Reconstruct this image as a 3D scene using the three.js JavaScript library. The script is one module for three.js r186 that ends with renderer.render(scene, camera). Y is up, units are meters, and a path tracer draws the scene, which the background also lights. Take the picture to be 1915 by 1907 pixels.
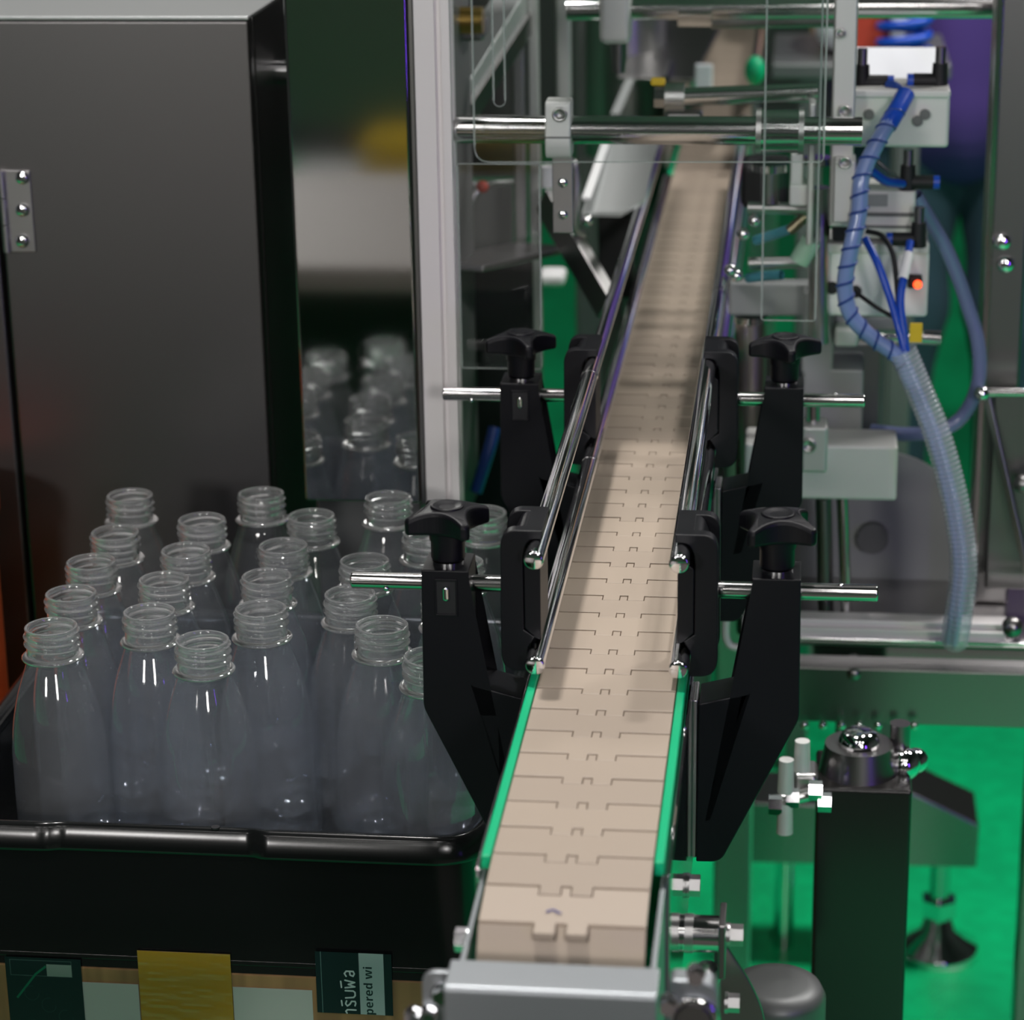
import * as THREE from 'three';
import { RoundedBoxGeometry } from 'three/addons/geometries/RoundedBoxGeometry.js';
import { mergeGeometries, mergeVertices, toCreasedNormals } from 'three/addons/utils/BufferGeometryUtils.js';
import { RectAreaLightUniformsLib } from 'three/addons/lights/RectAreaLightUniformsLib.js';
import { MarchingCubes } from 'three/addons/objects/MarchingCubes.js';
RectAreaLightUniformsLib.init();

// ------------------------------------------------------------------ camera, lights, exposure
const V = (x, y, z) => new THREE.Vector3(x, y, z);
const scene = new THREE.Scene();
const renderer = new THREE.WebGLRenderer({ antialias: true });
renderer.toneMapping = THREE.LinearToneMapping;
renderer.toneMappingExposure = 0.345;
renderer.shadowMap.enabled = true;
const F = 4690, EYE = V(0.1084, 1.4848, 1.4606);
const FWD = V(-0.1118, -0.3254, -0.9390).normalize(), UP = V(-0.0226, 0.9455, -0.3249).normalize(), RIGHT = new THREE.Vector3().crossVectors(FWD, UP).normalize();
const camera = new THREE.PerspectiveCamera(2 * Math.atan(953.5 / F) * 180 / Math.PI, 1915 / 1907, 0.05, 60);
camera.position.copy(EYE); camera.up.copy(UP); camera.lookAt(EYE.clone().add(FWD));
camera.focus = 1.63; camera.userData.fStop = 8;
scene.background = new THREE.Color(0x000000);

let seed = 7;
const rnd = () => { seed = (seed * 1664525 + 1013904223) >>> 0; return seed / 4294967296; };
const used = {};
function numbered(name) { const n = used[name] || 0; used[name] = n + 1; return n ? `${name}_${String(n).padStart(3, '0')}` : name; }
// the point of the hall seen at a measured place of the photograph, on the plane axis = value
function at(px, py, axis, value) {
  const d = FWD.clone().addScaledVector(RIGHT, (px - 957.5) / F).addScaledVector(UP, -(py - 953.5) / F);
  const k = (value - EYE[axis]) / d[axis];
  return EYE.clone().addScaledVector(d, k);
}

function thing(name, label, category, base = V(0, 0, 0), group) {
  const g = new THREE.Group(); g.name = numbered(name); g.position.copy(base); scene.add(g);
  g.userData = { label, category }; if (group) g.userData.group = group;
  return g;
}
function mesh(name, geo, mat, parent) {
  const m = new THREE.Mesh(geo, mat); m.castShadow = m.receiveShadow = true;
  m.name = parent === scene ? numbered(name) : name; parent.add(m); return m;
}
// a part given by its place in the hall: the parent's base is taken off (parents are not turned)
function part(name, geo, mat, parent, pos) {
  const m = mesh(name, geo, mat, parent);
  if (pos) m.position.copy(pos);
  let p = parent; while (p && p !== scene) { m.position.sub(p.position); p = p.parent; }
  return m;
}
function solo(name, geo, mat, label, category, pos, group) {
  const m = mesh(name, geo, mat, scene); if (pos) m.position.copy(pos);
  m.userData = { label, category }; if (group) m.userData.group = group; return m;
}
function struct(name, geo, mat, pos) {
  const m = mesh(name, geo, mat, scene); if (pos) m.position.copy(pos); m.userData.kind = 'structure'; return m;
}

// ------------------------------------------------------------------ textures and materials
function noiseTex(w, h, fn, srgb) {
  const d = new Uint8Array(w * h * 4);
  for (let y = 0; y < h; y++) for (let x = 0; x < w; x++) {
    const c = fn(x, y), i = (y * w + x) * 4;
    d[i] = c[0]; d[i + 1] = c[1]; d[i + 2] = c[2]; d[i + 3] = 255;
  }
  const t = new THREE.DataTexture(d, w, h); t.wrapS = t.wrapT = THREE.RepeatWrapping; t.magFilter = THREE.LinearFilter; t.minFilter = THREE.LinearFilter;
  if (srgb) t.colorSpace = THREE.SRGBColorSpace; t.needsUpdate = true; return t;
}
function valueNoise(n) {   // tiling noise on an n x n lattice
  const a = Float32Array.from({ length: n * n }, rnd);
  return (u, v) => {
    u = ((u % 1) + 1) % 1 * n; v = ((v % 1) + 1) % 1 * n;
    const x = Math.floor(u), y = Math.floor(v), fx = u - x, fy = v - y, s = (t) => t * t * (3 - 2 * t), g = (i, j) => a[((j + n) % n) * n + ((i + n) % n)];
    return (g(x, y) * (1 - s(fx)) + g(x + 1, y) * s(fx)) * (1 - s(fy)) + (g(x, y + 1) * (1 - s(fx)) + g(x + 1, y + 1) * s(fx)) * s(fy);
  };
}
const nA = valueNoise(8), nB = valueNoise(32), nC = valueNoise(96);
const brushRough = noiseTex(256, 256, (x, y) => { const v = 150 + 40 * (nC(x / 256 * 0.1, y / 256) - 0.5); return [v, v, v]; });
const brushBump = noiseTex(256, 256, (x, y) => { const v = 128 + 120 * (nC(x / 256 * 0.06, y / 256) - 0.5); return [v, v, v]; });
brushRough.repeat.set(3, 9);
const floorTex = noiseTex(256, 256, (x, y) => { const v = 0.92 + 0.16 * (nA(x / 256, y / 256) - 0.5) + 0.1 * (nC(x / 256, y / 256) - 0.5); return [2, 214 * v, 132 * v]; }, true);
const aisleTex = noiseTex(256, 256, (x, y) => { const v = 0.9 + 0.3 * (nC(x / 256, y / 256) - 0.5) + 0.15 * (nA(x / 256, y / 256) - 0.5); return [84 * v, 76 * v, 72 * v]; }, true);
const plasticBump = noiseTex(128, 128, () => { const v = 90 + 90 * rnd(); return [v, v, v]; });
const cardTex = noiseTex(256, 256, (x, y) => { const v = 0.9 + 0.2 * (nC(x / 256, y / 256 * 0.2) - 0.5) + 0.16 * (nA(x / 256, y / 256) - 0.5); return [166 * v, 130 * v, 84 * v]; }, true);
const S = (o) => new THREE.MeshStandardMaterial(o), PH = (o) => new THREE.MeshPhysicalMaterial(o);
const C = (r, g, b) => new THREE.Color().setRGB(r, g, b);
const M = {
  belt: S({ color: C(0.435, 0.355, 0.285), roughness: 0.48 }),
  beltB: S({ color: C(0.415, 0.338, 0.272), roughness: 0.5 }),
  beltC: S({ color: C(0.45, 0.368, 0.295), roughness: 0.46 }),
  green: S({ color: C(0.0, 0.50, 0.22), roughness: 0.4 }),
  black: PH({ color: C(0.004, 0.004, 0.0065), specularIntensity: 0.55, roughness: 0.42, bumpMap: plasticBump, bumpScale: 0.00004 }),
  blackFlat: S({ color: C(0.006, 0.006, 0.008), roughness: 0.6 }),
  trayBlack: S({ color: C(0.006, 0.007, 0.007), roughness: 0.2 }),
  chrome: S({ color: C(0.86, 0.86, 0.88), metalness: 1, roughness: 0.07 }),
  rod: S({ color: C(0.66, 0.65, 0.65), metalness: 1, roughness: 0.13 }),
  steel: S({ color: C(0.56, 0.55, 0.55), metalness: 1, roughness: 0.3 }),
  steelDark: S({ color: C(0.30, 0.29, 0.29), metalness: 1, roughness: 0.3 }),
  mirror: S({ color: C(0.62, 0.63, 0.62), metalness: 1, roughness: 0.06 }),
  columnSteel: S({ color: C(0.014, 0.013, 0.013), roughness: 0.18 }),
  sidePlate: S({ color: C(0.60, 0.60, 0.61), metalness: 1, roughness: 0.05 }),
  brushed: S({ color: C(0.19, 0.183, 0.183), metalness: 1, roughness: 0.36 }),
  galva: S({ color: C(0.36, 0.38, 0.40), metalness: 0.85, roughness: 0.42 }),
  alu: S({ color: C(0.66, 0.66, 0.65), metalness: 0.75, roughness: 0.48 }),
  aluPale: S({ color: C(0.72, 0.72, 0.70), metalness: 0.25, roughness: 0.5 }),
  profile: S({ color: C(0.84, 0.80, 0.81), metalness: 0.15, roughness: 0.45 }),
  painted: S({ color: C(0.33, 0.34, 0.34), roughness: 0.5, metalness: 0.3 }),
  sheet: S({ color: C(0.62, 0.64, 0.64), metalness: 0.5, roughness: 0.35 }),
  grey: S({ color: C(0.16, 0.165, 0.165), roughness: 0.45, metalness: 0.5 }),
  white: S({ color: C(0.85, 0.85, 0.86), roughness: 0.6 }),
  paper: S({ color: C(0.90, 0.92, 0.97), roughness: 0.7 }),
  blue: S({ color: C(0.01, 0.07, 0.50), roughness: 0.3 }),
  blueSoft: PH({ color: C(0.22, 0.31, 0.62), roughness: 0.28, clearcoat: 0.5 }),
  blueInk: S({ color: C(0.03, 0.05, 0.30), roughness: 0.6 }),
  blueDark: S({ color: C(0.02, 0.06, 0.30), roughness: 0.3 }),
  hoseGrey: PH({ color: C(0.16, 0.19, 0.36), roughness: 0.3, clearcoat: 0.4 }),
  teal: S({ color: C(0.05, 0.22, 0.28), roughness: 0.4 }),
  clear: PH({ color: C(0.97, 0.98, 0.98), roughness: 0.02, transmission: 1, thickness: 0, ior: 1.49 }),
  clearEdge: PH({ color: C(0.75, 0.80, 0.78), roughness: 0.2, transmission: 0.7, thickness: 0 }),
  hoseClear: PH({ color: C(0.86, 0.88, 0.92), roughness: 0.12, transmission: 0.72, thickness: 0, ior: 1.45 }),
  pet: PH({ color: C(0.93, 0.95, 0.98), roughness: 0.065, transmission: 0.955, thickness: 0, ior: 1.57 }),
  petNeck: PH({ color: C(0.97, 0.98, 0.99), roughness: 0.05, transmission: 0.9, thickness: 0.002, ior: 1.5 }),
  card: S({ map: cardTex, roughness: 0.8 }),
  cardWhite: S({ color: C(0.42, 0.46, 0.40), roughness: 0.75 }),
  tape: PH({ color: C(0.38, 0.24, 0.02), roughness: 0.18, clearcoat: 0.6, bumpMap: brushBump, bumpScale: 0.0006 }),
  yellow: S({ color: C(0.75, 0.50, 0.02), roughness: 0.5 }),
  red: S({ color: C(0.55, 0.06, 0.03), roughness: 0.5 }),
  orange: S({ color: C(0.75, 0.11, 0.02), roughness: 0.5 }),
  purple: S({ color: C(0.055, 0.025, 0.17), roughness: 0.85 }),
  jeans: S({ color: C(0.02, 0.05, 0.075), roughness: 0.9 }),
  skin: S({ color: C(0.45, 0.26, 0.18), roughness: 0.55 }),
  hair: S({ color: C(0.01, 0.009, 0.008), roughness: 0.5 }),
  floor: S({ map: floorTex, roughness: 0.38 }),
  aisle: S({ map: aisleTex, roughness: 0.75 }),
  tableTop: S({ color: C(0.13, 0.11, 0.10), roughness: 0.6 }),
  wall: S({ color: C(0.09, 0.093, 0.096), roughness: 0.8 }),
  ceiling: S({ color: C(0.05, 0.05, 0.055), roughness: 0.9 }),
  lampGlow: S({ color: 0xffffff, emissive: C(1, 0.97, 0.95), emissiveIntensity: 14 }),
  violetGlow: S({ color: C(0.3, 0.1, 0.9), emissive: C(0.22, 0.06, 1), emissiveIntensity: 20 }),
  lampBody: S({ color: C(0.08, 0.08, 0.08), roughness: 0.5 }),
  led: S({ color: C(0.6, 0.05, 0.02), emissive: C(1, 0.08, 0.02), emissiveIntensity: 9 }),
};

// ------------------------------------------------------------------ geometry helpers
const box = (w, h, d, r = 0.001) => new RoundedBoxGeometry(w, h, d, 2, Math.min(r, w / 2.01, h / 2.01, d / 2.01));
function cyl(r, h, axis = 'y', r2 = r, seg = 28) {
  const g = new THREE.CylinderGeometry(r2, r, h, seg); if (axis === 'x') g.rotateZ(-Math.PI / 2); if (axis === 'z') g.rotateX(Math.PI / 2); return g;
}
function hexPrism(r, h, axis) { const g = new THREE.CylinderGeometry(r, r, h, 6).toNonIndexed(); g.computeVertexNormals(); if (axis === 'x') g.rotateZ(-Math.PI / 2); if (axis === 'z') g.rotateX(Math.PI / 2); return g; }
const moved = (g, x, y, z) => g.translate(x, y, z);
function merge(list) { return mergeGeometries(list.map((g) => { const h = g.index ? g.toNonIndexed() : g; for (const k of Object.keys(h.attributes)) if (!['position', 'normal', 'uv'].includes(k)) h.deleteAttribute(k); return h; })); }
function shapeOf(pts) { const s = new THREE.Shape(); pts.forEach(([x, y], i) => i ? s.lineTo(x, y) : s.moveTo(x, y)); s.closePath(); return s; }
function roundShape(pts) {   // pts: [x, y, corner radius]
  const s = new THREE.Shape(), n = pts.length;
  for (let i = 0; i < n; i++) {
    const [px, py] = pts[(i + n - 1) % n], [x, y, r = 0] = pts[i], [qx, qy] = pts[(i + 1) % n];
    const a = Math.hypot(px - x, py - y), b = Math.hypot(qx - x, qy - y), k = Math.min(r, a / 2, b / 2);
    const ax = x + (px - x) / a * k, ay = y + (py - y) / a * k, bx = x + (qx - x) / b * k, by = y + (qy - y) / b * k;
    if (i) s.lineTo(ax, ay); else s.moveTo(ax, ay);
    if (k > 0) s.quadraticCurveTo(x, y, bx, by);
  }
  s.closePath(); return s;
}
// an outline in x, y given its depth along z, centred on z = 0
function slab(shape, depth, bevel = 0.0006, seg = 10) {
  const g = new THREE.ExtrudeGeometry(shape, { depth: depth - 2 * bevel, bevelEnabled: bevel > 0, bevelThickness: bevel, bevelSize: bevel, bevelOffset: -bevel, bevelSegments: 2, curveSegments: seg });
  g.translate(0, 0, -depth / 2 + bevel); return g;
}
function tubeOf(pts, r, seg = 60, radial = 14) { return new THREE.TubeGeometry(new THREE.CatmullRomCurve3(pts), seg, r, radial, false); }
function barBetween(a, b, r, seg = 24) {   // a round bar from a to b, in hall coordinates
  const d = b.clone().sub(a), g = new THREE.CylinderGeometry(r, r, d.length(), seg);
  g.applyQuaternion(new THREE.Quaternion().setFromUnitVectors(V(0, 1, 0), d.clone().normalize())); return g.translate((a.x + b.x) / 2, (a.y + b.y) / 2, (a.z + b.z) / 2);
}
function beamBetween(a, b, w, h, r = 0.001) {   // a flat bar from a to b: w across, h tall
  const d = b.clone().sub(a), L = d.length(), g = box(w, h, L, r), m = new THREE.Matrix4().lookAt(a, b, V(0, 1, 0));
  g.applyMatrix4(m); return g.translate((a.x + b.x) / 2, (a.y + b.y) / 2, (a.z + b.z) / 2);
}
function domed(r, h, axis = 'y') {
  const g = new THREE.LatheGeometry([[0, h], [r * 0.55, h * 0.93], [r * 0.85, h * 0.68], [r, h * 0.25], [r, 0], [0, 0]].map(([x, y]) => new THREE.Vector2(x, y)), 20);
  if (axis === 'z') g.rotateX(Math.PI / 2); if (axis === 'x') g.rotateZ(-Math.PI / 2); return g;
}
function bolt(parent, pos, axis, r, h, dir = 1, mat = M.steel) {   // washer and hex head standing out along an axis
  const e = axis === 'x' ? V(dir, 0, 0) : axis === 'y' ? V(0, dir, 0) : V(0, 0, dir);
  part('washer', cyl(r * 1.12, h * 0.3, axis), mat, parent, pos.clone().addScaledVector(e, h * 0.15));
  part('bolt_head', hexPrism(r, h, axis), mat, parent, pos.clone().addScaledVector(e, h * 0.8));
}
function socketScrew(parent, pos, axis, r, h, dir = 1, mat = M.steel) {
  const e = axis === 'x' ? V(dir, 0, 0) : axis === 'y' ? V(0, dir, 0) : V(0, 0, dir);
  const ring = new THREE.LatheGeometry([[0, h * 0.35], [r * 0.5, h * 0.35], [r * 0.52, h], [r * 0.9, h], [r, h * 0.85], [r, 0]].map(([x, y]) => new THREE.Vector2(x, y)), 20);
  if (axis === 'z') ring.rotateX(Math.PI / 2 * dir); if (axis === 'x') ring.rotateZ(-Math.PI / 2 * dir); if (axis === 'y' && dir < 0) ring.rotateX(Math.PI);
  return part('screw', ring, mat, parent, pos);
}
// a block whose front face fills the measured rectangle on the plane z, going back by depth
function rectAt(x0, y0, x1, y1, z) {
  const a = at(x0, y1, 'z', z), b = at(x1, y0, 'z', z), c = at(x0, y0, 'z', z), d = at(x1, y1, 'z', z);
  return { x: (a.x + b.x + c.x + d.x) / 4, y: (a.y + b.y + c.y + d.y) / 4, w: (b.x - c.x + d.x - a.x) / 2, h: (c.y - a.y + b.y - d.y) / 2 };
}
function blockAt(name, x0, y0, x1, y1, z, depth, mat, parent, r = 0.0015) {
  const q = rectAt(x0, y0, x1, y1, z); return part(name, box(q.w, q.h, depth, r), mat, parent, V(q.x, q.y, z - depth / 2));
}

// ------------------------------------------------------------------ the hall
struct('floor', new THREE.BoxGeometry(9, 0.1, 7.5).translate(0, -0.05, -2.8), M.floor);
struct('floor', new THREE.BoxGeometry(9, 0.1, 5.95).translate(0, -0.05, 3.925), M.aisle).name = 'floor_aisle';
{ const u = scene.getObjectByName('floor').geometry.attributes.uv; for (let i = 0; i < u.count; i++) u.setXY(i, u.getX(i) * 6, u.getY(i) * 5); }
struct('carpet', new THREE.BoxGeometry(6, 0.006, 0.9).translate(-0.5, 0.003, 4.75), M.floor).name = 'floor_carpet';
struct('wall_back', new THREE.BoxGeometry(9, 4.6, 0.1).translate(0, 2.3, -6.5), M.wall);
struct('wall_front', new THREE.BoxGeometry(9, 4.6, 0.1).translate(0, 2.3, 6.9), M.wall);
struct('wall_left', new THREE.BoxGeometry(0.1, 4.6, 13.5).translate(-4.5, 2.3, 0.2), M.wall);
struct('wall_right', new THREE.BoxGeometry(0.1, 4.6, 13.5).translate(4.5, 2.3, 0.2), M.wall);
struct('ceiling', new THREE.BoxGeometry(9, 0.1, 13.5).translate(0, 4.6, 0.2), M.ceiling);

function lamp(x, y, z, w, d, power, label, group) {   // hanging flood lamp: housing, glowing diffuser, rod, and its light
  const g = thing('ceiling_lamp', label, 'lamp', V(x, y, z), group);
  mesh('housing', box(w + 0.05, 0.06, d + 0.05, 0.01).translate(0, 0.04, 0), M.lampBody, g);
  const glow = M.lampGlow;
  mesh('diffuser', new THREE.BoxGeometry(w, 0.012, d), glow, g);
  mesh('hanger', cyl(0.012, 4.55 - y - 0.07, 'y').translate(0, 0.07 + (4.55 - y - 0.07) / 2, 0), M.lampBody, g);
  const l = new THREE.RectAreaLight(new THREE.Color(1, 0.97, 0.94), power, w, d);
  l.position.set(0, -0.012, 0); l.rotation.x = -Math.PI / 2; g.add(l); return g;
}
lamp(-0.34, 3.2, -0.47, 0.11, 0.11, 2900, 'small square flood lamp hung over the left edge of the conveyor');
lamp(0.64, 3.2, -1.2, 0.2, 0.2, 560, 'square flood lamp hung behind and right of the conveyor');
for (const [x, w] of [[-1.3, 'left'], [1.1, 'right']]) { const f = lamp(x, 2.0, 3.5, 0.4, 0.4, 145, `wide flood lamp tilted at the machines, ${w === 'left' ? 'before the booth counter' : 'at the free end of the aisle'}`); for (const c of [...f.children]) if (c.name !== 'hanger') { c.position.applyAxisAngle(V(1, 0, 0), 1.28); c.rotateOnWorldAxis(V(1, 0, 0), 1.28); } }
lamp(1.2, 2.2, -1.3, 0.3, 0.3, 200, 'low flood lamp hung over the green floor right of the machine table');
const rows = ['lamp row at the near side of the aisle', 'lamp row over the aisle middle', 'lamp row above the booth counter'];
for (let j = 0; j < 3; j++) for (let i = 0; i < 4; i++)
  lamp(-1.9 + i * 1.1, 3.6, [2.2, 3.8, 5.3][j], 0.27, 0.27, [50, 60, 70][j], `square lamp in the ${rows[j]}`, `spot lamps, ${rows[j]}`);

{ // violet LED tube on a stand, right of the viewer: its streaks show on the bottles and the rails
  const g = thing('led_tube_lamp', 'upright violet LED tube lamp on a round-footed stand', 'lamp', V(1.5, 0, 1.5));
  mesh('tube', cyl(0.02, 0.7, 'y').translate(0, 1.1, 0), M.violetGlow, g); mesh('pole', cyl(0.014, 0.75, 'y').translate(0, 0.375, 0), M.lampBody, g); mesh('foot', cyl(0.16, 0.02, 'y', 0.15).translate(0, 0.01, 0), M.lampBody, g);
  const l = new THREE.RectAreaLight(new THREE.Color(0.22, 0.06, 1), 45, 0.05, 0.7); l.position.set(-0.022, 1.1, -0.022); l.rotation.y = Math.PI / 4; g.add(l);   // faces the bottles
}
// ------------------------------------------------------------------ conveyor chain
const W = 0.0825, PITCH = 0.03094, CH = 0.9;
const linkGeo = (() => {
  const h = W / 2, z0 = 0.0015, z1 = PITCH - 0.0005, t = 0.0082, g = 0.0005, f = (k) => (k - 0.5) * W;
  const a = f(0.335), b = f(0.463), c = f(0.53), d = f(0.655);
  // plan outline: two knuckles reach over the near edge, two slots of the same size open at the far edge
  const pts = [[-h, z0], [a - g, z0], [a - g, t], [b + g, t], [b + g, z0], [c - g, z0], [c - g, t], [d + g, t], [d + g, z0], [h, z0],
    [h, z1], [d, z1], [d, z1 + t + 0.0003], [c, z1 + t + 0.0003], [c, z1], [b, z1], [b, z1 + t + 0.0003], [a, z1 + t + 0.0003], [a, z1], [-h, z1]];
  const g2 = slab(shapeOf(pts), 0.0042, 0.0004, 2); g2.rotateX(Math.PI / 2); g2.translate(0, -0.0021, 0); return merge([g2, new THREE.BoxGeometry(W * 0.97, 0.003, 0.008).translate(0, -0.0052, 0.001)]);   // z of the outline runs toward the viewer
})();
{
  const chain = thing('conveyor_chain', 'beige plastic table-top conveyor chain of flat hinged links', 'conveyor chain', V(0, CH, 0));
  const mats = [M.belt, M.beltB, M.beltC];
  for (let n = -99; n <= 11; n++) {
    const l = mesh('link', linkGeo, mats[(n * 7 + 2100) % 3], chain);
    if (n <= 9) { l.position.set(0, (rnd() - 0.5) * 0.0002, n * PITCH); }
    else { const k = n - 10; l.position.set(0, -[0, 0.0018][k], 10 * PITCH + k * PITCH); l.rotation.x = [3.5, 9][k] * Math.PI / 180; }
  }
  let y = -0.0066, z = 10 * PITCH + PITCH * 1.99;
  for (const a of [52, 88, 128]) {
    const l = mesh('link', linkGeo, M.belt, chain), r = a * Math.PI / 180; l.position.set(0, y, z); l.rotation.x = r;
    y -= Math.sin(r) * PITCH; z += Math.cos(r) * PITCH;
  }
  const mark = mesh('pen_mark', tubeOf([V(-0.004, 0, 0.004), V(-0.001, 0, 0.0015), V(0.002, 0, 0.004), V(0.0035, 0, 0.0048)], 0.0006, 16, 5).scale(1, 0.3, 1), M.blueInk, chain);
  mark.position.set(-0.0045, -0.0046, 10 * PITCH + PITCH * 1.6); mark.userData.label = 'small blue pen mark';
}

// ------------------------------------------------------------------ conveyor frame
const frame = thing('conveyor', 'polished steel conveyor frame with green wear strips below the chain', 'conveyor', V(0, 0, 0));
{
  const zF = 0.315, zB = -3.1, L = zF - zB, zc = (zF + zB) / 2;
  for (const s of [-1, 1]) {
    part('side_plate', box(0.003, 0.13, L, 0.001), M.sidePlate, frame, V(s * 0.0487, 0.893 - 0.065, zc));
    part('wear_strip', box(0.0050, 0.008, L, 0.001), M.green, frame, V(s * 0.0444, 0.8965, zc)).userData.label = 'green plastic wear strip';
    part('return_guide', box(0.012, 0.02, L, 0.002), M.green, frame, V(s * 0.036, 0.815, zc));
    part('end_plate', slab(roundShape([[0.30, 0.888, 0.003], [0.415, 0.884, 0.004], [0.425, 0.82, 0.02], [0.36, 0.772, 0.02], [0.30, 0.772, 0.004]]), 0.0028, 0.0005).rotateY(-Math.PI / 2), M.galva, frame, V(s * 0.0462, 0, 0));
  }
  part('top_deck', box(0.076, 0.004, L, 0.001), M.grey, frame, V(0, 0.888, zc));
  for (let z = 0.22; z > -3; z -= 0.4) part('cross_spacer', cyl(0.008, 0.095, 'x'), M.steel, frame, V(0, 0.80, z));
  // legs of the conveyor, behind the tray and the machine
  for (const z of [-0.95, -2.4]) for (const s of [-1, 1]) {
    part('leg', box(0.04, 0.77, 0.04, 0.003), M.steel, frame, V(s * 0.052, 0.385, z));
    part('foot', cyl(0.032, 0.012, 'y', 0.03), M.steelDark, frame, V(s * 0.052, 0.006, z));
  }
  part('sprocket_shaft', cyl(0.01, 0.088, 'x'), M.steel, frame, V(0, 0.842, 0.345));
  part('sprocket', cyl(0.026, 0.03, 'x', 0.026, 12), M.blackFlat, frame, V(0, 0.842, 0.345));
}
{ // nose cover bolted over the end of the conveyor
  const g = frame;
  const a = at(1040, 1862, 'z', 0.43), ridge = a.y;
  const prof = [[0.402, ridge + 0.001, 0], [0.4265, ridge, 0.003], [0.432, ridge - 0.09, 0.002], [0.4295, ridge - 0.09, 0], [0.4245, ridge - 0.003, 0.002], [0.402, ridge - 0.0015, 0]];
  const nose = part('nose_cover', slab(roundShape(prof), 0.1005, 0.0006).rotateY(-Math.PI / 2), M.galva, g, V(-0.0005, 0, 0)); nose.userData.label = 'bent grey sheet-metal nose cover';
  { const f = rectAt(792, 1814, 850, 1990, 0.408); part('bearing_flange', slab(roundShape([[-f.w / 2, -f.h / 2, 0.004], [f.w / 2, -f.h / 2, 0.001], [f.w / 2, f.h / 2, 0.001], [-f.w / 2, f.h / 2, 0.009]]), 0.003, 0.0006), M.galva, g, V(f.x, f.y, 0.408)); }
  for (const [px, py] of [[827, 1852], [775, 1895], [802, 1893], [1250, 1872], [1302, 1815]]) bolt(g, at(px, py, 'z', 0.4095), 'z', 0.0042, 0.006, 1, M.chrome);
  bolt(g, V(-0.0477, 0.872, 0.352), 'x', 0.0062, 0.006, -1, M.chrome);
  // right-hand drive side: bolt, spacer, motor plate and bearing
  const p = at(1284, 1655, 'x', 0.0503); bolt(g, p, 'x', 0.0066, 0.0062, 1, M.steel);
  const q = at(1276, 1744, 'x', 0.0503), e = at(1345, 1748, 'z', q.z);
  part('spacer', cyl(0.0107, e.x - q.x, 'x', 0.0107, 36), M.rod, g, V((q.x + e.x) / 2, q.y, q.z));
  part('spacer_collar', cyl(0.0112, 0.005, 'x'), M.steel, g, V(q.x + 0.004, q.y, q.z));
  { const zp = q.z - 0.014, pts = [[1336, 1742, 0.004], [1352, 1758, 0.004], [1402, 1832, 0.01], [1430, 1895, 0.01], [1434, 2000, 0.004], [1336, 2000, 0.004]].map(([px, py, r]) => { const p = at(px, py, 'z', zp); return [p.x, p.y, r]; }); part('motor_plate', slab(roundShape(pts), 0.004, 0.0006), M.steelDark, g, V(0, 0, zp)); part('motor_rib', box(0.004, 0.034, 0.03, 0.001), M.steelDark, g, V(e.x + 0.002, q.y - 0.004, q.z)); }
  bolt(g, V(e.x + 0.004, q.y, q.z), 'x', 0.0064, 0.0075, 1, M.steel);
  bolt(g, V(e.x + 0.004, q.y - 0.037, q.z + 0.012), 'x', 0.0056, 0.0065, 1, M.steel);
  part('tie_bar', cyl(0.006, e.x - q.x, 'x'), M.steel, g, V((q.x + e.x) / 2, q.y - 0.036, q.z - 0.004));
  part('round_lug', domed(0.008, 0.014), M.steel, g, V((q.x + e.x) / 2 + 0.004, q.y - 0.031, q.z + 0.002));
  const f = rectAt(1250, 1834, 1343, 1990, 0.40);
  const br = part('bearing_housing', slab(roundShape([[-f.w / 2, f.h / 2, 0.004], [f.w / 2, f.h / 2, 0.010], [f.w / 2, -f.h / 2, 0.008], [-f.w / 2, -f.h / 2, 0.004]]), 0.012, 0.001), M.galva, g, V(f.x, f.y, 0.394));
  const bc = at(1296, 1905, 'z', 0.401);
  part('bearing_bore', new THREE.TorusGeometry(0.0105, 0.0022, 10, 28), M.chrome, br, bc);
  part('shaft_end', cyl(0.0085, 0.006, 'z'), M.steelDark, br, V(bc.x, bc.y, 0.401));
}

// ------------------------------------------------------------------ guide rails on four brackets
const ZC = 0.0487, STEP = -0.4036, RX = 0.0426, RYU = 0.979, RYL = 0.9125, RR = 0.006;
function railGeo(z0, z1, r = RR) { return new THREE.LatheGeometry([[0, 0], [r * 0.8, 0], [r, r * 0.25], [r, z0 - z1 - r * 0.25], [r * 0.8, z0 - z1], [0, z0 - z1]].map(([x, y]) => new THREE.Vector2(x, y)), 32).rotateX(-Math.PI / 2); }
for (const [s, side] of [[-1, 'tray'], [1, 'hose']]) for (const [y, lev] of [[RYU, 'upper'], [RYL, 'lower']]) {
  const where = side === 'tray' ? 'on the bottle tray side' : 'on the blue hose side';
  const z0 = 0.0916, zj = s < 0 ? -0.30 : -0.55, zE = -1.35;
  const g = thing('guide_rail', `${lev} polished round guide rail ${where} of the chain`, 'guide rail', V(s * RX, y, z0), 'guide rails along the chain');
  mesh('tube', railGeo(z0, zj), M.chrome, g);
  const t2 = mesh('tube', railGeo(zj, zE, RR * 0.97), M.chrome, g); t2.position.z = zj - z0;
  const j = mesh('joint_sleeve', cyl(RR * 1.06, 0.006, 'z'), M.rod, g); j.position.z = zj - z0;
}
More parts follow.
